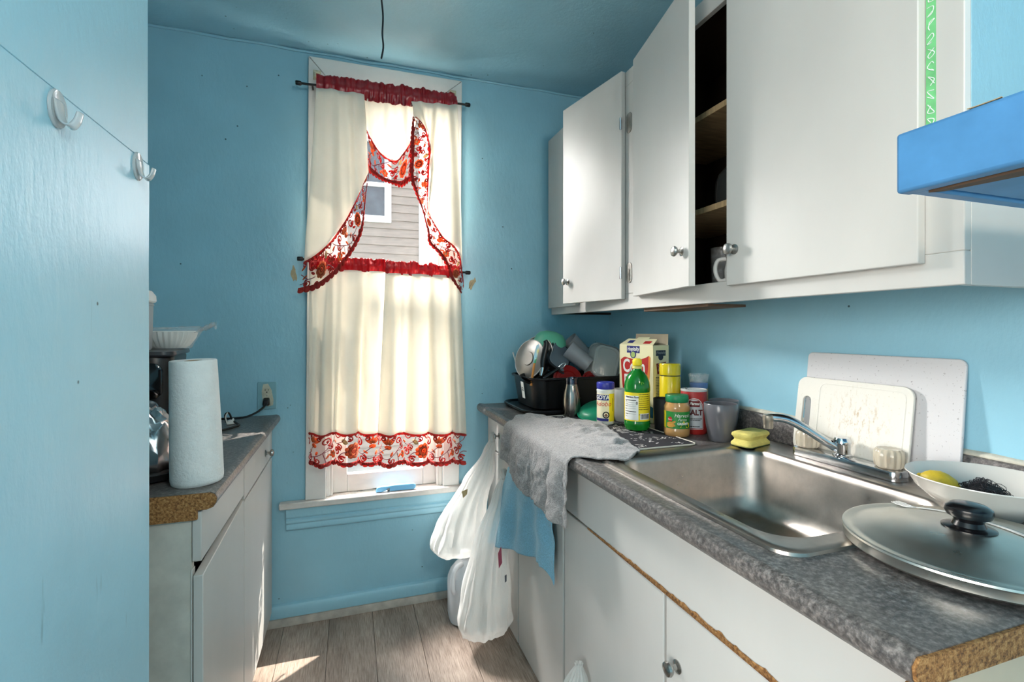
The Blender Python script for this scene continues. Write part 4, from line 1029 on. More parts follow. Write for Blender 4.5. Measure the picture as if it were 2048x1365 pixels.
def terry(name, col, fuzz=.6, scale=330.):
    m, n, l, b = newmat(name); v = coords(n, l)
    c = lin(col); lo = tuple(x*.62 for x in c[:3])+(1,)
    f = noisen(n, l, v, scale, 3, .7)
    l.new(ramp(n, l, f, [(.36, lo), (.62, c)]), b.inputs['Base Color']); b.inputs['Roughness'].default_value = .95; b.inputs['Sheen Weight'].default_value = .25
    bumpn(n, l, b, f, fuzz, .004); return m
tw = thing('terry_towel', 'grey terry towel draped over the counter edge at the corner of the sink', 'towel', (.65, 1.55, .915), world=True)
def towel(s, t):
    # s runs from the window end (0) to the sink end (1), t from the back hem down over the edge
    back = .665+.24*min(1, s*2.6) if s < .38 else .905-.10*(s-.38)/.62
    yb = 1.885-.66*s; yf = 1.80-.565*s
    zb = (.77-.055*min(1, s*2.5)) if s < .55 else .715+(.0 if s < .9 else (s-.9)*.15)+.005*math.sin(s*30)
    zb += .006*math.sin(s*13)-.014*max(0, s-.85)*4
    rim = .5
    top = .9195
    if t < rim:
        u = t/rim; x = back+(.600-back)*u; y = yb+(yf-yb)*u
        if s > .8: y -= (s-.8)*5*.085*math.sin(PI*min(1, u*1.05))*.9
        wr = .5+.5*math.sin(62*y+14*x+4*nz(x*7, y*7, 0)); wr2 = (1-2*abs(nz(x*13, y*16, 1)))*.8
        amp = .022*math.sin(PI*min(1, u*1.2+.1))*(1 if s < .85 else .6)
        z = top+amp*(.50*wr**3+.62*max(0, wr2))+.002*nz(x*60, y*60, 2)
        if u > .82: z -= (u-.82)**2*.12
        return (x, y, z)
    u = (t-rim)/(1-rim)
    y = yf+.03*u*math.sin(s*9+1)+.012*u
    L = .05; 
    ph = 2*PI*3.6*s+1.3*math.sin(s*7.3)+.8*math.sin(s*15)
    fold = (.5+.5*math.sin(ph))*(.55+.45*nz(s*6, 0, 9))
    if u < .14:
        a = u/.14*PI/2; x = .600-.024*math.sin(a); z = top-.002-.024*(1-math.cos(a))
    else:
        k = (u-.14)/.86; x = .576; z = (top-.026)+(zb-(top-.026))*k
    out = min(1, u*2.2)
    return (x-.028*out*fold-.007*out*nz(s*22, u*5, 3)-.003*out*nz(s*60, u*14, 6), y+.012*out*math.cos(ph), z+.002*nz(s*60, u*20, 4))
grid('cloth', towel, 150, 110, terry('grey_terry', (176, 170, 168), 1.0, 210.), tw, .004)
bc = thing('blue_cloth', 'light blue microfibre cloth tucked over the lower cabinet door beside the bags', 'cloth', (.61, 1.7, .71), world=True)
def bluec(s, t):
    y = 1.435+.475*s
    zt = .716; zb = .452-.06*math.sin(PI*s*.9)+.0*s
    zb = .452+.03*math.sin(s*14) if s < .15 else .49-.13*(s-.15)
    y += .055*s*t
    z = zt+(zb-zt)*t
    x = .634-.012*min(1, t*4)
    w = math.sin(2*PI*3.2*s+1.2*t+.4)*.010*min(1, t*2)+.007*nz(s*7, t*3, 0)*min(1, t*3)
    x += w-.010-.105*max(0, s-.35)*t**1.2
    if t < .02: x = .640
    return (min(x, .640), y+.006*nz(s*4, t*5, 3), z+.003*nz(s*12, t*6, 7))
grid('cloth', bluec, 70, 60, terry('blue_microfibre', (146, 204, 230), .3, 420), bc, .002)

# ------------------------------------------------------------------ bags and jug
BAG = plastic_film('white_bag_film', (246, 244, 240), .26, .42, .2, 48)
def bag(name, label, top, path, secs, seed, contents=(), nu=84, nv=46, handle=True, pleat=.09):
    t = thing(name, label, 'plastic bag', path[-1], world=True, group='white plastic bags')
    pa = smooth_path(path, 12); m = len(pa)-1
    def sec(q):
        for (a, ra, rb), (b, rc, rd) in zip(secs, secs[1:]):
            if q <= b:
                u = (q-a)/(b-a); u = u*u*(3-2*u); return ra+(rc-ra)*u, rb+(rd-rb)*u
        return secs[-1][1:]
    def f(s, tt):
        q = tt; p = pa[min(m, int(round(q*m)))]; i = min(m-1, int(q*m)); u = q*m-i; p = pa[i].lerp(pa[i+1], min(1, u))
        a = 2*PI*s; rx, ry = sec(q)
        pl_ = 1+pleat*(1-q*.75)*math.sin(13*a+3*nz(math.cos(a)*2, math.sin(a)*2, seed))+.10*nz(math.cos(a)*2.2, math.sin(a)*2.2, q*5+seed)+.05*nz(math.cos(a)*6, math.sin(a)*6, q*8+seed)+.035*abs(nz(math.cos(a)*11, math.sin(a)*11, q*5+seed+3))
        return (p.x+rx*pl_*math.cos(a), p.y+ry*pl_*math.sin(a), p.z+.006*nz(math.cos(a)*5, math.sin(a)*5, q*7+seed))
    grid('film', f, nu, nv, BAG, t, 0, recalc=True)
    if handle:
        p0 = Vector(path[0])
        for dy in (-.012, .012):
            def g(s, tt, dy=dy):
                a = PI*s; c = Vector(top)
                r = .010+.004*tt
                return (c.x+.004*dy/.012+(tt-.5)*.012, c.y+r*math.cos(a)+dy*.2*(1-math.sin(a)), c.z+.006+r*math.sin(a)-.03*(1-math.sin(a)))
            grid('handle_loop', g, 16, 3, BAG, t, .0006)
    for nm, pts, d, mat in contents:
        mesh(nm, pts, [tuple(range(len(pts)))], mat, t, False, 0, d)
    return t
TAN = M('tan_card', (196, 172, 128), .8); PINK = M('pink_print', (206, 96, 118), .5); GREYP = M('grey_print', (96, 96, 104), .5)
bag('shopping_bag', 'white plastic bag hanging from the corner drawer knob, nearest the window', (.612, 2.115, .79), [(.612, 2.115, .778), (.590, 2.115, .70), (.548, 2.12, .60), (.49, 2.125, .48), (.468, 2.13, .38), (.463, 2.13, .31), (.462, 2.13, .278)],
    [(0, .010, .008), (.12, .026, .020), (.35, .065, .05), (.62, .108, .085), (.8, .128, .10), (.92, .105, .085), (1, .01, .01)], 1, [('card_scrap', [(.452, 2.028, .585), (.478, 2.030, .592), (.476, 2.030, .57), (.458, 2.028, .556)], .001, TAN)])
bag('shopping_bag', 'white plastic bag of rubbish hanging from the lower door knob, reaching almost to the floor', (.612, 1.945, .672), [(.612, 1.945, .66), (.594, 1.935, .57), (.565, 1.925, .45), (.535, 1.905, .30), (.520, 1.89, .18), (.512, 1.88, .10), (.511, 1.88, .055)],
    [(0, .010, .008), (.15, .032, .022), (.4, .074, .05), (.62, .100, .075), (.8, .110, .085), (.93, .092, .07), (1, .012, .01)], 7, [('printed_scrap', [(.548, 1.812, .40), (.562, 1.815, .425), (.566, 1.815, .36), (.552, 1.812, .342)], .001, PINK), ('dark_scrap', [(.572, 1.800, .315), (.580, 1.802, .318), (.580, 1.802, .292), (.573, 1.800, .288)], .001, GREYP)])
bag('shopping_bag', 'white plastic bag tied in a point, leaning on the sink cabinet door', (.60, 1.23, .33), [(.612, 1.235, .335), (.608, 1.232, .318), (.590, 1.225, .26), (.560, 1.21, .17), (.535, 1.20, .08), (.53, 1.20, .02), (.53, 1.20, .004)],
    [(0, .012, .010), (.1, .010, .008), (.3, .034, .03), (.6, .072, .065), (.85, .085, .08), (.95, .07, .065), (1, .01, .01)], 13, handle=False)
jg = thing('water_jug', 'translucent white plastic jug on the floor behind the hanging bags', 'jug', (.482, 2.10, 0))
JM = M('hdpe_plastic', (226, 228, 232), .4, var=.03, trans=.15)
loft('body', [[(x, y, z) for x, y in rr(w, w, w*.36, 6)] for w, z in ((.12, .001), (.138, .008), (.145, .03), (.147, .16), (.143, .185), (.122, .215), (.078, .245), (.046, .258), (.044, .262))], JM, jg)
lathe('neck', [(0, .262), (.021, .262), (.021, .268), (.018, .27), (.018, .284), (0, .284)], JM, jg)
lathe('cap', [(0, .300), (.0195, .299), (.021, .296), (.021, .278), (0, .278)], M('white_cap', (225, 228, 232), .4), jg, seg=40, mod=lambda a, j: 1+(.02*math.sin(20*a) if 1 <= j <= 3 else 0))
tube('handle', [(-.02, -.03, .254), (-.05, -.052, .25), (-.066, -.064, .22), (-.068, -.066, .175), (-.06, -.06, .15)], .011, JM, jg, 12)
cylpatch('water_line', .02, 0, .01, .0, .001, JM, jg, 1)

# ------------------------------------------------------------------ things on the worktop
CTZ = .9105; MATZ = .9152
RED = M('label_red', (188, 40, 36), .4, var=.03); INK = M('label_black', (24, 22, 26), .5, var=0); LW = M('label_white', (232, 230, 224), .45, var=.02)
YEL = M('label_yellow', (240, 214, 40), .4, var=.02); NAVY = M('label_navy', (36, 44, 120), .4, var=.02); CRM = M('label_cream', (238, 226, 160), .5, var=.02); ORA = M('label_orange', (232, 140, 60), .45, var=.02)
GREYT = M('label_grey_text', (86, 84, 84), .5, var=0); TXRED = M('label_text_red', (206, 62, 44), .5, var=0)
# seasoning shaker
X, Y = .933, 1.655
ad_ = thing('seasoning_shaker', 'white seasoning shaker with blue cap and yellow label on the dish mat', 'shaker', (X, Y, MATZ)); A = facing(X, Y)
lathe('bottle', [(0, 0), (.031, 0), (.033, .003), (.033, .122), (.034, .126), (.034, .130), (.031, .133), (0, .133)], LW, ad_, seg=40)
lathe('cap', [(.0, .1335), (.0325, .1335), (.0335, .137), (.0335, .156), (.0315, .159), (.0295, .1588), (.029, .157), (0, .157)], M('royal_blue_cap', (44, 50, 150), .35, var=.04), ad_, seg=60, mod=lambda a, j: 1+(.012*math.sin(44*a) if 1 <= j <= 3 else 0))
lb_ = cylpatch('label', .0334, A-1.45, A+.42, .012, .117, M('label_pale', (244, 232, 196), .45, var=.02), ad_)
cylpatch('label', .0334, A+.42, A+1.6, .012, .117, YEL, ad_)
cylpatch('brand_block', .0337, A-1.35, A+.36, .092, .113, NAVY, lb_)
text('brand_lettering', 'GOYA', .021, cylmap(.0344, A-.42, .1025), LW, lb_, bold=.0008)
text('product_lettering', 'Adobo', .025, cylmap(.0344, A-.36, .078), TXRED, lb_, shear=.25)
lathe('seal', [(.0085, 0), (.0105, .0006), (.0115, .0006), (.013, 0)], INK, lb_, orient((.0338*math.cos(A+.06), .0338*math.sin(A+.06), .037), (math.cos(A+.06), math.sin(A+.06), 0), (0, 0, 1)), 24)
flat2d('seal_figure', [disc(0, .002, .0035, 10), rect(-.003, .003, -.007, -.001), disc(-.005, -.002, .002, 8), disc(.005, -.002, .002, 8)], cylmap(.0342, A+.06, .037), M('seal_brown', (110, 60, 40), .5), lb_)
cylpatch('foot_band', .0337, A-1.35, A+.34, .013, .0235, NAVY, lb_)
cylpatch('side_text', .0337, A+.86, A+.92, .05, .1, INK, lb_, 2)
# lime-green juice bottle
X, Y = .984, 1.517
bo = thing('juice_bottle', 'green plastic juice bottle with yellow cap and nutrition label', 'bottle', (X, Y, MATZ)); A = facing(X, Y)
GRN = M('green_pet', (26, 140, 44), .1, var=.08, trans=.35, coat=.3)
lathe('bottle', [(0, .002), (.036, 0), (.042, .004), (.0455, .016), (.046, .03), (.0445, .034), (.0445, .139), (.046, .143), (.0458, .155), (.0435, .172), (.036, .193), (.025, .207), (.0165, .214), (.0145, .22), (.0145, .228), (0, .228)], GRN, bo, seg=56)
lathe('neck_ring', [(.0135, .2195), (.0175, .2205), (.0175, .2285), (.0135, .2295)], M('pale_yellow_ring', (224, 212, 120), .4), bo, seg=36)
lathe('cap', [(0, .231), (.0155, .231), (.0165, .233), (.0165, .249), (.015, .252), (.012, .2522), (.0115, .256), (0, .2562)], YEL, bo, seg=60, mod=lambda a, j: 1+(.03*math.sin(36*a) if 1 <= j <= 3 else 0))
flat2d('moulded_leaf', [disc(.008*math.cos(q*PI/4), .008*math.sin(q*PI/4), .006, 8, .0008, q*PI/4) for q in range(8)], lambda x, y: ((.0412-.9*(y)*.45)*math.cos(A+.35+x/.042), (.0412-.9*(y)*.45)*math.sin(A+.35+x/.042), .178+y), M('leaf_mark', (150, 190, 70), .3), bo)
lb_ = cylpatch('label', .0450, A-2.2, A+1.45, .036, .137, YEL, bo, 40)
cylpatch('facts_panel', .0453, A-1.2, A+.10, .04, .126, LW, lb_, 20)
text('facts_heading', 'Nutrition Facts', .0085, cylmap(.0458, A-.42, .121), INK, lb_, bold=.0003)
ln = [rect(-.024, .022, z-.0011*(1 if k in (0, 5) else .35), z+.0011*(1 if k in (0, 5) else .35)) for k, z in enumerate((.044, .036, .028, .022, .014, .004, -.004))]
V, Fc = [], []
for q in ln:
    (x0, y0), (x1, _), (_, y1), _ = q
    for i in range(8):
        a, b = x0+(x1-x0)*i/8, x0+(x1-x0)*(i+1)/8; k = len(V); fm_ = cylmap(.0457, A-.55, .066)
        V += [fm_(a, y0), fm_(b, y0), fm_(b, y1), fm_(a, y1)]; Fc.append((k, k+1, k+2, k+3))
mesh('facts_rules', V, Fc, INK, lb_, False)
text('calories_figure', '0', .014, cylmap(.0458, A-.02, .100), INK, lb_, bold=.0003)
tx = []
rnd = random.Random(3)
for k in range(9):
    z = .131-.0075*k if k < 8 else .06; x = .006
    while x < .046:
        w = rnd.uniform(.002, .006); tx.append(rect(x, min(x+w, .05), z-.0011, z+.0011)); x += w+.0014
for k in range(7):
    tx.append(rect(-.046, -.046+rnd.uniform(.006, .012), .105-.009*k, .107-.009*k))
flat2d('small_print', [q for q in tx], cylmap(.0456, A, 0), M('label_dark_text', (108, 84, 20), .5), lb_)['kind'] = 'stuff'
cylpatch('barcode_panel', .0453, A+.22, A+1.12, .042, .064, LW, lb_, 12)
bars = []; x = .013
while x < .047:
    w = rnd.choice((.0006, .001, .0016)); bars.append(rect(x, x+w, .045, .061)); x += w+rnd.choice((.0007, .0012))
flat2d('barcode', bars, cylmap(.0457, A, 0), INK, lb_)
# cereal box
cb_ = thing('cereal_box', 'open cream cereal box of corn flakes standing against the blue wall', 'cereal box', (1.118, 1.612, CTZ), (0, 0, math.atan2(.186, -.039)))
BW, BD, BH = .188, .086, .303
CBM = M('cereal_card', (240, 230, 186), .5, var=.03); CBI = M('card_inside', (206, 186, 158), .85, var=.05)
# local x runs along the front from the near edge, local y (negative) is the depth away from the room
bx = boxes('carton', [(0, BW, -BD, -BD+.0015, 0, BH), (0, BW, -.0015, 0, 0, BH), (0, .0015, -BD, 0, 0, BH), (BW-.0015, BW, -BD, 0, 0, BH), (0, BW, -BD, 0, 0, .002)], CBM, cb_)
def quad(nm, P, mat, par, d=.0012): return mesh(nm, P, [(0, 1, 2, 3)], mat, par, False, 0, d)
fp = quad('front_flap', [(.002, 0, BH), (BW-.002, 0, BH), (BW-.012, -.040, BH+.024), (.016, -.040, BH+.024)], CBM, cb_)
quad('back_flap', [(.004, -BD, BH), (BW-.004, -BD, BH), (BW-.006, -BD-.004, BH+.044), (.006, -BD-.004, BH+.044)], CBI, cb_)
quad('tuck_tab', [(.06, -.038, BH+.0225), (.13, -.038, BH+.0225), (.125, -.05, BH+.031), (.065, -.05, BH+.031)], CBM, cb_)
quad('side_flap', [(0, -BD+.004, BH), (0, -.004, BH), (.03, -.01, BH-.014), (.03, -BD+.01, BH-.014)], CBI, cb_)
# front print: text x runs from the far edge (left in view) to the near edge
ff_ = lambda e: (lambda x, y: (BW-x, .0004+e, y))
pf = flat2d('red_panel', [sm([(.008, .240), (.03, .252), (.06, .248), (.10, .244), (.14, .251), (.165, .262)], 4)+sm([(.162, .21), (.15, .15), (.12, .102), (.09, .098)], 4)+sm([(.05, .090), (.024, .11), (.015, .16)], 4)], ff_(.0), RED, cb_)
flat2d('orange_edge', [[(.165, .262), (.174, .255), (.170, .18), (.158, .11), (.12, .098), (.150, .15), (.162, .21)]], ff_(.0002), ORA, pf)
text('product_lettering', 'Corn', .075, lambda x, y: (BW-(.084+x), .0012, .214+y), LW, pf, sx=.78, bold=.002)
text('product_lettering', 'Flakes', .072, lambda x, y: (BW-(.086+x), .0012, .156+y+x*.08), LW, pf, sx=.66, bold=.002)
flat2d('brand_block', [rect(.044, .116, .270, .299)], ff_(.0003), NAVY, cb_)
flat2d('brand_disc', [disc(.08, .265, .017, 24)], ff_(.0002), NAVY, cb_)
flat2d('brand_sun', [disc(.08, .2635, .012, 20)], ff_(.0009), M('sun_green', (168, 192, 110), .5), cb_)
text('brand_lettering', 'Hospitality', .021, lambda x, y: (BW-(.08+x), .0016, .286+y), LW, cb_, shear=.3, sx=.72, bold=.0006)
flat2d('blue_wave', [sm([(.0, .075), (.03, .07), (.06, .078), (.1, .066), (.15, .07), (.188, .06)], 4)+[(.188, .02), (.0, .02)]], ff_(.0), M('wave_blue', (44, 120, 150), .5, var=.1), cb_)
# side print (on the face towards the camera)
fs = lambda e: (lambda x, y: (-.0004-e, -x, y))
flat2d('side_brand_block', [rect(.014, .068, .262, .284), disc(.041, .258, .014, 18)], fs(0), M('dark_slate', (44, 54, 70), .5), cb_)
text('side_brand_lettering', 'Hospitality', .015, lambda x, y: (-.0012, -(.041+x), .275+y), M('side_grey', (160, 168, 172), .5), cb_, shear=.3, sx=.74)
flat2d('side_red_panel', [[(.016, .232), (.07, .238), (.066, .196), (.022, .19)]], fs(0), M('dark_red', (120, 26, 30), .5), cb_)
text('side_lettering', 'Corn', .024, lambda x, y: (-.0012, -(.044+x), .223+y), LW, cb_, sx=.8)
text('side_lettering', 'Flakes', .02, lambda x, y: (-.0012, -(.044+x), .205+y), LW, cb_, sx=.8)
tx = []
for k in range(24):
    z = .178-.0062*k; x = .014
    while x < .064:
        w = rnd.uniform(.003, .009); tx.append(rect(x, min(x+w, .068), z-.001*(2 if k in (0, 5) else 1), z+.001)); x += w+.0016
flat2d('side_small_print', tx, fs(.0), GREYT, cb_)['kind'] = 'stuff'
flat2d('flap_badge', [rect(.03, .062, .010, .028)], lambda x, y: (BW-.004-x, -y-.0, BH+y*.6+.0012), NAVY, fp)
flat2d('flap_badge', [rect(.12, .158, .008, .024)], lambda x, y: (BW-.004-x, -y-.0, BH+y*.6+.0012), RED, fp)
# yellow flask
fk_ = thing('yellow_flask', 'tall bright yellow flask with black ring beside the cereal box', 'flask', (1.156, 1.560, CTZ))
FY = M('yellow_enamel', (232, 206, 22), .25, var=.03, coat=.4)
lathe('body', [(0, 0), (.036, 0), (.0385, .003), (.0385, .188), (.037, .19), (0, .19)], FY, fk_, seg=44)
lathe('ring', [(.034, .189), (.0375, .189), (.0375, .194), (.034, .194)], BLACKP, fk_, seg=44)
lathe('cap', [(0, .193), (.0385, .193), (.0388, .195), (.0388, .232), (.037, .236), (0, .2365)], FY, fk_, seg=44)
# small tall jar with clear flared cup on top
jr = thing('tall_jar', 'narrow jar with orange and blue band and clear flared top behind the salt', 'jar', (1.243, 1.505, CTZ))
lathe('body', [(0, 0), (.031, 0), (.033, .004), (.033, .145), (0, .145)], M('tan_orange', (206, 150, 92), .4, var=.05), jr)
lathe('blue_band', [(.0305, .145), (.0318, .146), (.033, .166), (.0315, .167), (.0, .167)], M('powder_blue', (96, 128, 178), .35, var=.05), jr)
lathe('clear_cup', [(.029, .1655), (.032, .167), (.037, .196), (.038, .198), (.0365, .198), (.031, .169)], CLEAR, jr)
lathe('orange_badge', [(0, .0005), (.006, .0005), (.0065, 0)], ORA, jr, orient((-.022, -.0255, .136), (-.65, -.76, 0), (0, 0, 1)), 16)
# cups
def cup(name, label, x, y, z, rb, rt, h, mat, group=None, inner=None, parent=None):
    t = thing(name, label, 'cup', (x, y, z), group=group)
    lathe('wall', [(0, .004), (rb*.8, .003), (rb, 0), (rb+.002, .003), (rb+(rt-rb)*.55, h*.35), (rt*.985, h*.75), (rt, h-.002), (rt-.0012, h), (rt-.003, h-.002), (rt*.985-.003, h*.75), (rb+(rt-rb)*.55-.003, h*.35), (rb-.004, .008), (0, .007)], mat, t, seg=44)
    return t
GC = M('grey_stoneware', (98, 97, 102), .3, var=.03, coat=.3); GC2 = M('grey_stoneware_pale', (116, 116, 121), .35, var=.03, coat=.2)
cup('grey_cup', 'glossy dark grey tapered cup in front, beside the sponge', 1.156, 1.294, CTZ, .034, .052, .123, GC, 'grey cups')
cup('grey_cup', 'paler grey cup standing behind the front grey cup, by the wall', 1.246, 1.378, CTZ, .034, .050, .118, GC2, 'grey cups')
cup('black_cup', 'matt black cup between the cereal box and the peanut butter', 1.084, 1.497, CTZ, .031, .038, .116, BLACKM)
cup('white_cup', 'pale grey straight cup behind the seasoning shaker', 1.036, 1.700, CTZ, .038, .041, .128, M('pale_cup', (196, 194, 190), .4, var=.02))
# peanut butter
X, Y = 1.068, 1.403
pb = thing('peanut_butter_jar', 'peanut butter jar with green lid and green label', 'jar', (X, Y, CTZ+.0006)); A = facing(X, Y)
lathe('jar', [(0, .002), (.036, 0), (.041, .004), (.043, .012), (.043, .026), (.0418, .029), (.0418, .088), (.043, .092), (.0425, .102), (.038, .111), (.0365, .116), (0, .116)], M('peanut_butter', (188, 142, 88), .2, var=.08, vs_=30, coat=.4), pb, seg=48)
lathe('lid', [(0, .117), (.037, .117), (.0385, .119), (.0385, .138), (.0365, .141), (0, .1415)], M('green_lid', (22, 124, 78), .4, var=.04), pb, seg=96, mod=lambda a, j: 1+(.012*math.sin(48*a) if 1 <= j <= 3 else 0))
lb_ = cylpatch('label', .0422, A-.98, A+1.7, .030, .087, M('label_green', (40, 132, 56), .4, var=.04), pb)
cylpatch('label_edge', .0422, A-1.5, A-.98, .030, .087, YEL, pb, 8)
flat2d('yellow_swoosh', [[(x, .052+.006*math.sin(x*60+1)) for x in [-.03+.006*k for k in range(14)]]+[(x, .037-.004*math.sin(x*50)) for x in [.048-.006*k for k in range(14)]]], cylmap(.0426, A, 0), YEL, lb_)
pn = M('peanut', (206, 150, 58), .6, var=.12, vs_=60)
flat2d('peanut_picture', [disc(-.026, .047, .011, 14, .005, .3), disc(-.016, .043, .012, 14, .005, -.3), disc(-.024, .038, .013, 14, .0045, -.1), disc(-.012, .051, .009, 12, .004, .5)], cylmap(.0431, A, 0), pn, lb_)
flat2d('red_badge', [disc(-.023, .062, .0075, 14), rect(-.030, -.016, .055, .063)], cylmap(.0428, A, 0), RED, lb_)
text('badge_lettering', 'Peanut', .006, cylmap(.0434, A-.023/.0434, .0605), LW, lb_)
text('brand_lettering', 'Harvest', .017, cylmap(.0434, A+.42, .074), LW, lb_, shear=.35)
text('brand_lettering', 'Farms', .013, cylmap(.0434, A+.44, .0605), LW, lb_, shear=.35)
text('product_lettering', 'CREAMY', .0105, cylmap(.0434, A+.5, .047), LW, lb_, bold=.0005)
text('product_lettering', 'PEANUT BUTTER', .005, cylmap(.0434, A+.55, .0392), INK, lb_)
# salt canister
X, Y = 1.160, 1.430
sa_ = thing('salt_canister', 'red cardboard salt canister with pale top and arched label', 'canister', (X, Y, CTZ)); A = facing(X, Y)
lathe('tube', [(0, .001), (.042, .0), (.0435, .003), (.0435, .146), (.0425, .148), (0, .148)], M('salt_red', (172, 38, 34), .45, var=.04), sa_, seg=48)
lathe('top', [(0, .1475), (.0435, .1475), (.0446, .149), (.0446, .153), (.0425, .1542), (.041, .1515), (0, .1512)], M('salt_top', (204, 204, 200), .5, var=.04), sa_, seg=48)
lathe('spout', [(0, .1515), (.006, .1515), (.006, .158), (.003, .16), (0, .16)], CHROME, sa_, Matrix.Translation((-.02, .01, 0)), 16)
arch = [(-.03, .018), (.034, .018), (.034, .09)]+[(.002+.032*math.cos(t), .09+.036*math.sin(t)) for t in [PI*k/14 for k in range(1, 14)]]+[(-.03, .09)]
def archp(k, e): return [(.002+(x-.002)*k, .07+(y-.07)*(1-(1-k)*.75)) for x, y in arch]
def stripfan(nm, poly, r_, mat, par):
    # wrap the polygon over the tube in thin vertical slices so that it follows the curve
    xs = sorted(x for x, y in poly); V, Fc = [], []; N = 22; x0, x1 = xs[0], xs[-1]
    def ext(x):
        ys = []
        for (a, b), (c, d) in zip(poly, poly[1:]+poly[:1]):
            if min(a, c) <= x <= max(a, c) and a != c: ys.append(b+(d-b)*(x-a)/(c-a))
        return (min(ys), max(ys)) if ys else (0, 0)
    f = cylmap(r_, A, 0)
    for i in range(N+1):
        x = x0+(x1-x0)*min(.999, max(.001, i/N)); lo, hi = ext(x); V += [f(x, lo), f(x, hi)]
    Fc = [(2*i, 2*i+2, 2*i+3, 2*i+1) for i in range(N)]
    return mesh(nm, V, Fc, mat, par, True, recalc=False)
l1 = stripfan('label_border', archp(1, 0), .0438, LW, sa_); stripfan('label_line', archp(.95, 0), .0441, M('salt_red_line', (168, 34, 32), .45), l1)
stripfan('label', archp(.90, 0), .0444, M('label_silver', (196, 196, 198), .45, var=.03), l1)
cylpatch('logo_block', .0447, A-.36, A+.46, .096, .117, M('maroon', (112, 22, 26), .45), l1, 10)
text('logo_lettering', 'Farms', .013, cylmap(.0451, A+.05, .107), LW, l1, shear=.3, bold=.0006)
text('product_lettering', 'SALT', .026, cylmap(.0451, A+.1, .076), M('salt_text', (92, 26, 28), .5), l1, sx=.9, bold=.0012)
tx = []
for z, a, b in ((.055, -.022, .028), (.05, -.016, .022), (.028, -.022, .02)):
    x = a
    while x < b: w = rnd.uniform(.002, .005); tx.append(rect(x, x+w, z-.0013, z+.0013)); x += w+.001
flat2d('small_print', tx, cylmap(.0449, A, 0), INK, l1)['kind'] = 'stuff'
# steel tumbler bottle
tb = thing('steel_bottle', 'brushed steel bottle with dark collar standing in front of the dish tub', 'bottle', (.884, 1.852, CTZ))
lathe('body', [(0, 0), (.033, 0), (.0365, .004), (.0375, .03), (.0375, .075), (.034, .105), (.028, .128), (.026, .135), (.026, .137), (0, .137)], metal_brushed('steel_bottle', (150, 146, 140), .22, (60, 60, 1), .1, 12, .03), tb, seg=44)
lathe('collar', [(.0, .137), (.0265, .137), (.0265, .160), (.025, .164), (.022, .1642), (.0215, .16), (0, .158)], metal_brushed('dark_collar', (86, 84, 92), .15, (1, 1, 1), .1, 12, 0), tb, seg=40)
# green lid leaning on the shaker
gm = ethang('green_dish', 'green plastic shallow dish tipped upside down behind the seasoning shaker', 'dish', orient((.962, 1.775, .946), (-.30, -.22, .92), (1, 0, 0)))
lathe('shell', [(.074, -.008), (.080, -.009), (.084, -.006), (.083, -.003), (.077, -.003), (.071, .006), (.060, .013), (.040, .017), (0, .018), (0, .015), (.04, .014), (.058, .010), (.068, .003), (.074, -.008)], M('emerald_plastic', (18, 142, 104), .35, var=.05), gm, seg=48)

# ------------------------------------------------------------------ dish tub and its load
ty = thing('drain_tray', 'black drain tray with raised rounded rim under the dish tub', 'tray', (.97, 2.09, CTZ))
loft('tray', [[(x, y, z) for x, y in rr(w, h, r_, 8)] for w, h, r_, z in ((.50, .37, .06, 0), (.53, .40, .08, .010), (.535, .405, .085, .018), (.525, .395, .08, .021), (.50, .37, .07, .016), (.49, .36, .06, .012))], M('tray_black', (26, 26, 28), .3, var=.1), ty)
TZ = CTZ+.013
tu = thing('dish_tub', 'black plastic dish tub heaped with washed dishes in the corner', 'tub', (.975, 2.095, TZ))
TBM = M('tub_black', (22, 22, 24), .38, var=.1)
def tubloop(w, h, r_, z, pinch):
    out = []
    for x, y in rr(w, h, r_, 8):
        if y < 0: y += pinch*math.exp(-((x+.115)/.018)**2)
        out.append((x, y, z))
    # add points along the long front side so that the groove shows
    return out
def tubring(w, h, r_, z, pinch):
    base = rr(w, h, r_, 8); out = []
    n = len(base)
    for i in range(n):
        a = base[i]; b = base[(i+1) % n]; d = math.hypot(a[0]-b[0], a[1]-b[1]); m_ = 14 if d > .08 else 1
        for k in range(m_):
            x = a[0]+(b[0]-a[0])*k/m_; y = a[1]+(b[1]-a[1])*k/m_
            if y < -h*.3: y += pinch*math.exp(-((x+.135)/.022)**2)
            out.append((x, y, z))
    return out
def fixn(L): return L
rings = [(.40, .27, .05, 0, .012), (.42, .285, .055, .006, .012), (.455, .31, .06, .125, .012), (.457, .312, .06, .132, 0), (.478, .333, .068, .134, 0), (.48, .335, .068, .141, 0), (.474, .329, .066, .143, 0), (.452, .308, .058, .140, 0), (.448, .302, .056, .125, .012), (.41, .275, .05, .008, .012)]
loft('tub', [tubring(*q) for q in rings], TBM, tu)
prism('price_sticker', rr(.035, .075, .003, 3, 0, .078), 0, .0006, LW, tu, lambda x, z, y: (-.2285-y-(.078-z)*.0+ (z-.078)*-.14, x-.02, z))
text('sticker_lettering', '$2', .022, lambda x, y: (-.2297+(y+.004)*-.14, -.02-x, .082+y), INK, tu, bold=.0006)
BX, BY, BZ = .975, 2.095, TZ
def at(x, y, z): return Vector((x, y, z))
GB = M('jade_plastic', (96, 178, 146), .4, var=.06); GBD = M('jade_plastic_dark', (58, 110, 92), .4, var=.06)
bowlp = [(0, .10), (.03, .099), (.055, .09), (.072, .07), (.083, .035), (.087, 0), (.089, -.002), (.084, 0), (.08, .034), (.069, .067), (.053, .086), (0, .095)]
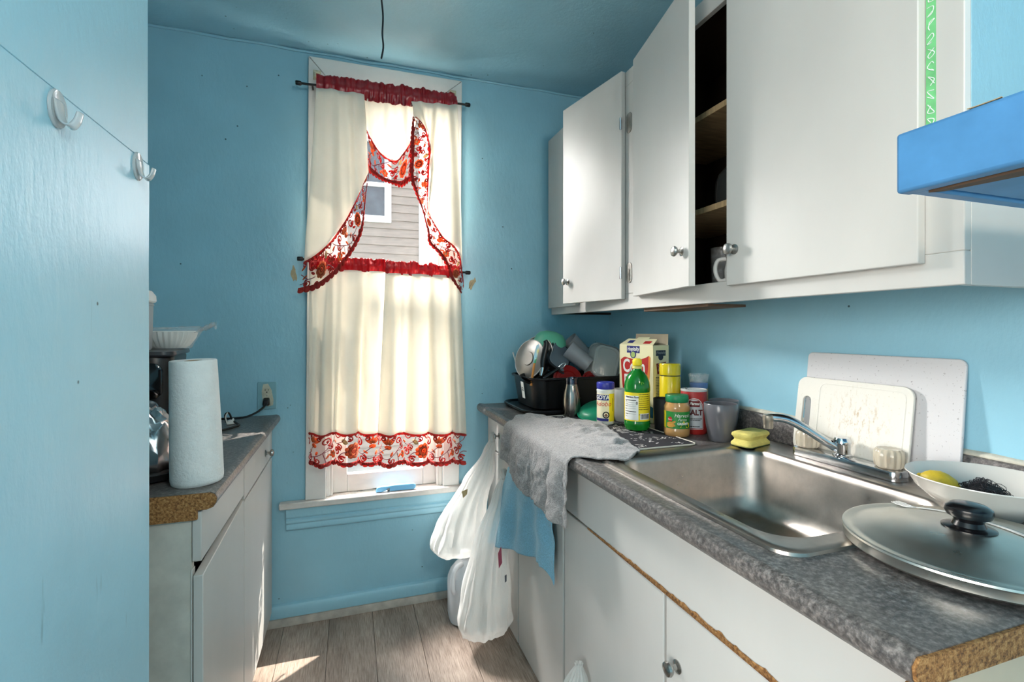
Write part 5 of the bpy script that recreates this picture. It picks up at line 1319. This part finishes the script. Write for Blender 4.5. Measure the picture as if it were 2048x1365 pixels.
g1 = ethang('plastic_bowl', 'jade green bowl upside down on top of the dish pile', 'bowl', orient((.888, 2.12, 1.168), (.22, .05, 1)), 'green bowls in the tub'); lathe('shell', bowlp, GB, g1, seg=44)
g2 = ethang('plastic_bowl', 'dark green bowl on its side at the right of the dish pile', 'bowl', orient((1.150, 2.135, 1.115), (.75, -.2, .6)), 'green bowls in the tub'); lathe('shell', [(r*.95, z*.85) for r, z in bowlp], GBD, g2, seg=44)
GP = M('grey_plastic_cup', (150, 150, 154), .35, var=.05)
cupp = [(0, .006), (.03, .006), (.031, 0), (.034, 0), (.0355, .006), (.0425, .118), (.0435, .12), (.041, .12), (.033, .008), (0, .009)]
c1 = ethang('plastic_cup', 'grey plastic cup lying base-forward on the dish pile', 'cup', orient((1.035, 1.985, 1.112), (-.62, .40, .56)), 'grey cups in the tub'); lathe('wall', cupp, GP, c1, seg=40)
lathe('base_sticker', [(0, -.0004), (.02, -.0004), (.0205, .0)], LW, c1, Matrix.Translation((0, 0, .0055)), 24)
c2_ = ethang('plastic_cup', 'second grey plastic cup lying behind, at the top of the dish pile', 'cup', orient((1.085, 2.105, 1.145), (-.72, .1, .66)), 'grey cups in the tub'); lathe('wall', cupp, GP, c2_, seg=40)
FR = plastic_film('frosted_container', (222, 222, 220), .42, .25, .12, 12)
ctn = ethang('food_container', 'clear rounded food container tilted on the right of the dish pile', 'container', orient((1.118, 1.985, 1.125), (-.25, -.93, .28), (1, 0, -.35)))
loft('tray', [[(x, y, z) for x, y in rr(w, h, r_, 7)] for w, h, r_, z in ((.155, .19, .04, -.045), (.15, .185, .04, -.045), (.15, .185, .04, -.038), (.115, .15, .035, .01), (.10, .135, .03, .012))], FR, ctn)
loft('rim', [[(x, y, z) for x, y in rr(w, h, r_, 7)] for w, h, r_, z in ((.150, .185, .04, -.046), (.160, .195, .043, -.046), (.160, .195, .043, -.041), (.150, .185, .04, -.041))], M('clear_rim', (190, 190, 188), .15, trans=.4), ctn, False, False)
loft('base_ring', [[(x, y, z) for x, y in rr(w, h, r_, 7)] for w, h, r_, z in ((.097, .132, .03, .0125), (.097, .132, .03, .015), (.090, .125, .028, .015), (.090, .125, .028, .0125))], M('clear_ring', (215, 215, 212), .15, trans=.4), ctn, False, False)
c3 = ethang('food_container', 'dark smoky food container with lid leaning in the middle of the dish pile', 'container', orient((.905, 2.03, 1.150), (.35, -.85, .42), (1, 0, -.75)))
loft('tray', [[(x, y, z) for x, y in rr(w, h, r_, 7)] for w, h, r_, z in ((.10, .13, .025, -.04), (.115, .145, .03, .0), (.122, .152, .03, .002), (.122, .152, .03, .008), (.112, .142, .028, .009))], M('smoke_plastic', (30, 32, 36), .3), c3)
loft('lid', [[(x, y, z) for x, y in rr(w, h, r_, 7)] for w, h, r_, z in ((.104, .134, .026, .0095), (.10, .13, .025, .013), (.085, .112, .02, .013))], M('smoke_lid', (96, 108, 118), .18, var=.1), c3)
RL = M('clear_red_plastic', (150, 20, 20), .2, var=.1, trans=.25)
for (x, y, z, r_, lab, d) in ((.925, 1.978, 1.052, .068, 'larger translucent red lid standing in the front of the dish tub', (-.1, -.9, .35)), (1.045, 1.972, 1.035, .055, 'smaller translucent red lid tucked below the grey cup in the tub', (.15, -.9, .4))):
    rl = ethang('red_lid', lab, 'lid', orient((x, y, z), d), 'red lids in the tub')
    lathe('disc', [(0, .002), (r_*.55, .002), (r_*.6, .006), (r_*.82, .006), (r_*.86, .001), (r_, .0), (r_, -.008), (r_-.003, -.008), (r_-.003, -.002), (r_*.84, -.001), (0, -.001)], RL, rl, seg=44)
PLM = metal_brushed('pan_grey', (140, 138, 134), .48, (1, 1, 1), .08, 14, .02)
l1_ = ethang('round_lid', 'round grey saucepan lid leaning at the left of the dish pile', 'lid', orient((.778, 2.075, 1.142), (-.90, -.42, .25)), 'pan lids in the tub')
lathe('disc', [(0, .012), (.03, .012), (.032, .008), (.06, .007), (.068, .003), (.086, .001), (.089, 0), (.089, -.003), (.086, -.003), (.066, .0), (0, .005)], PLM, l1_, seg=56)
lathe('rim', [(.087, -.0035), (.0905, -.0035), (.0905, .002), (.087, .002)], M('clear_edge', (205, 205, 205), .15, trans=.3), l1_, seg=56)
l2_ = ethang('round_lid', 'black-rimmed pan lid standing behind the grey lid in the tub', 'lid', orient((.815, 2.095, 1.148), (-.86, -.45, .30)), 'pan lids in the tub')
lathe('disc', [(0, .006), (.085, .004), (.098, .001), (.10, 0), (.10, -.004), (.096, -.004), (0, .001)], BLACKP, l2_, seg=56)
lathe('steel_rim', [(.098, -.005), (.1025, -.005), (.1025, .002), (.098, .002)], PLM, l2_, seg=56)
sp_ = thing('spoon', 'pale plastic spoon handle sticking up at the left end of the tub', 'spoon', (.72, 2.07, 1.05), world=True)
tube('handle', [(.775, 2.15, 1.00), (.762, 2.16, 1.06), (.745, 2.17, 1.12), (.735, 2.175, 1.158), (.732, 2.176, 1.168)], lambda t: .0035+.0035*t, PLATEW, sp_, 10, 8, .5)
lathe('bowl', [(0, -.016), (.008, -.012), (.012, 0), (.008, .014), (0, .018)], PLATEW, sp_, Matrix.Translation((.777, 2.148, .985)), 14)
kf = thing('kitchen_knife', 'knife with orange wooden handle standing blade-up in the tub', 'knife', (.75, 1.99, 1.05), world=True)
tube('handle', [(.752, 1.985, 1.03), (.757, 1.985, 1.065), (.764, 1.986, 1.105), (.768, 1.987, 1.128)], lambda t: .009-.002*t, M('orange_wood', (206, 134, 62), .5, var=.15, vs_=30, scale=(6, 6, 1)), kf, 12, 6, .6)
prism('blade', [(.762, 1.125), (.774, 1.128), (.792, 1.20), (.790, 1.212), (.778, 1.205), (.768, 1.17)], 1.9862, 1.9878, CHROME, kf, lambda x, z, y: (x, y, z))
for zz, xx in ((1.06, .7565), (1.095, .7625)): lathe('rivet', [(0, .001), (.0025, .0006), (.003, 0)], CHROME, kf, orient((xx, 1.9795, zz), (0, -1, 0)), 10)
ph = thing('saucepan', 'black saucepan handle rising out of the dish pile', 'saucepan', (.79, 1.98, 1.08), world=True)
tube('grip', [(.800, 1.972, 1.105), (.803, 1.975, 1.14), (.815, 1.98, 1.185), (.822, 1.983, 1.215), (.817, 1.984, 1.228)], lambda t: .009+.004*math.sin(PI*t), BLACKP, ph, 12, 8, .7)
tube('ferrule', [(.792, 1.970, 1.075), (.797, 1.971, 1.095), (.800, 1.972, 1.110)], .009, CHROME, ph, 12, 4, .8)
sk_ = thing('skillet', 'small black skillet lying in the tub with its handle over the rim', 'skillet', (.81, 1.965, 1.06), world=True)
tube('handle', [(.80, 1.962, 1.062), (.825, 1.958, 1.078), (.855, 1.953, 1.097), (.872, 1.95, 1.108)], lambda t: .013-.004*t, BLACKP, sk_, 12, 6, .6)
v, f = tube_vf([(.884+.018*math.cos(t)*.86-.006*math.sin(t)*.5, 1.947, 1.117+.018*math.cos(t)*.5+.007*math.sin(t)) for t in [2*PI*k/20 for k in range(21)]], .0022, 6)
mesh('hanging_loop', v, f, CHROME, sk_, True, recalc=False)
lathe('pan', [(0, 0), (.045, .002), (.06, .014), (.062, .014), (.047, -.001), (0, -.003)], BLACKP, sk_, orient((.775, 2.03, 1.045), (.1, -.3, 1)), 36)
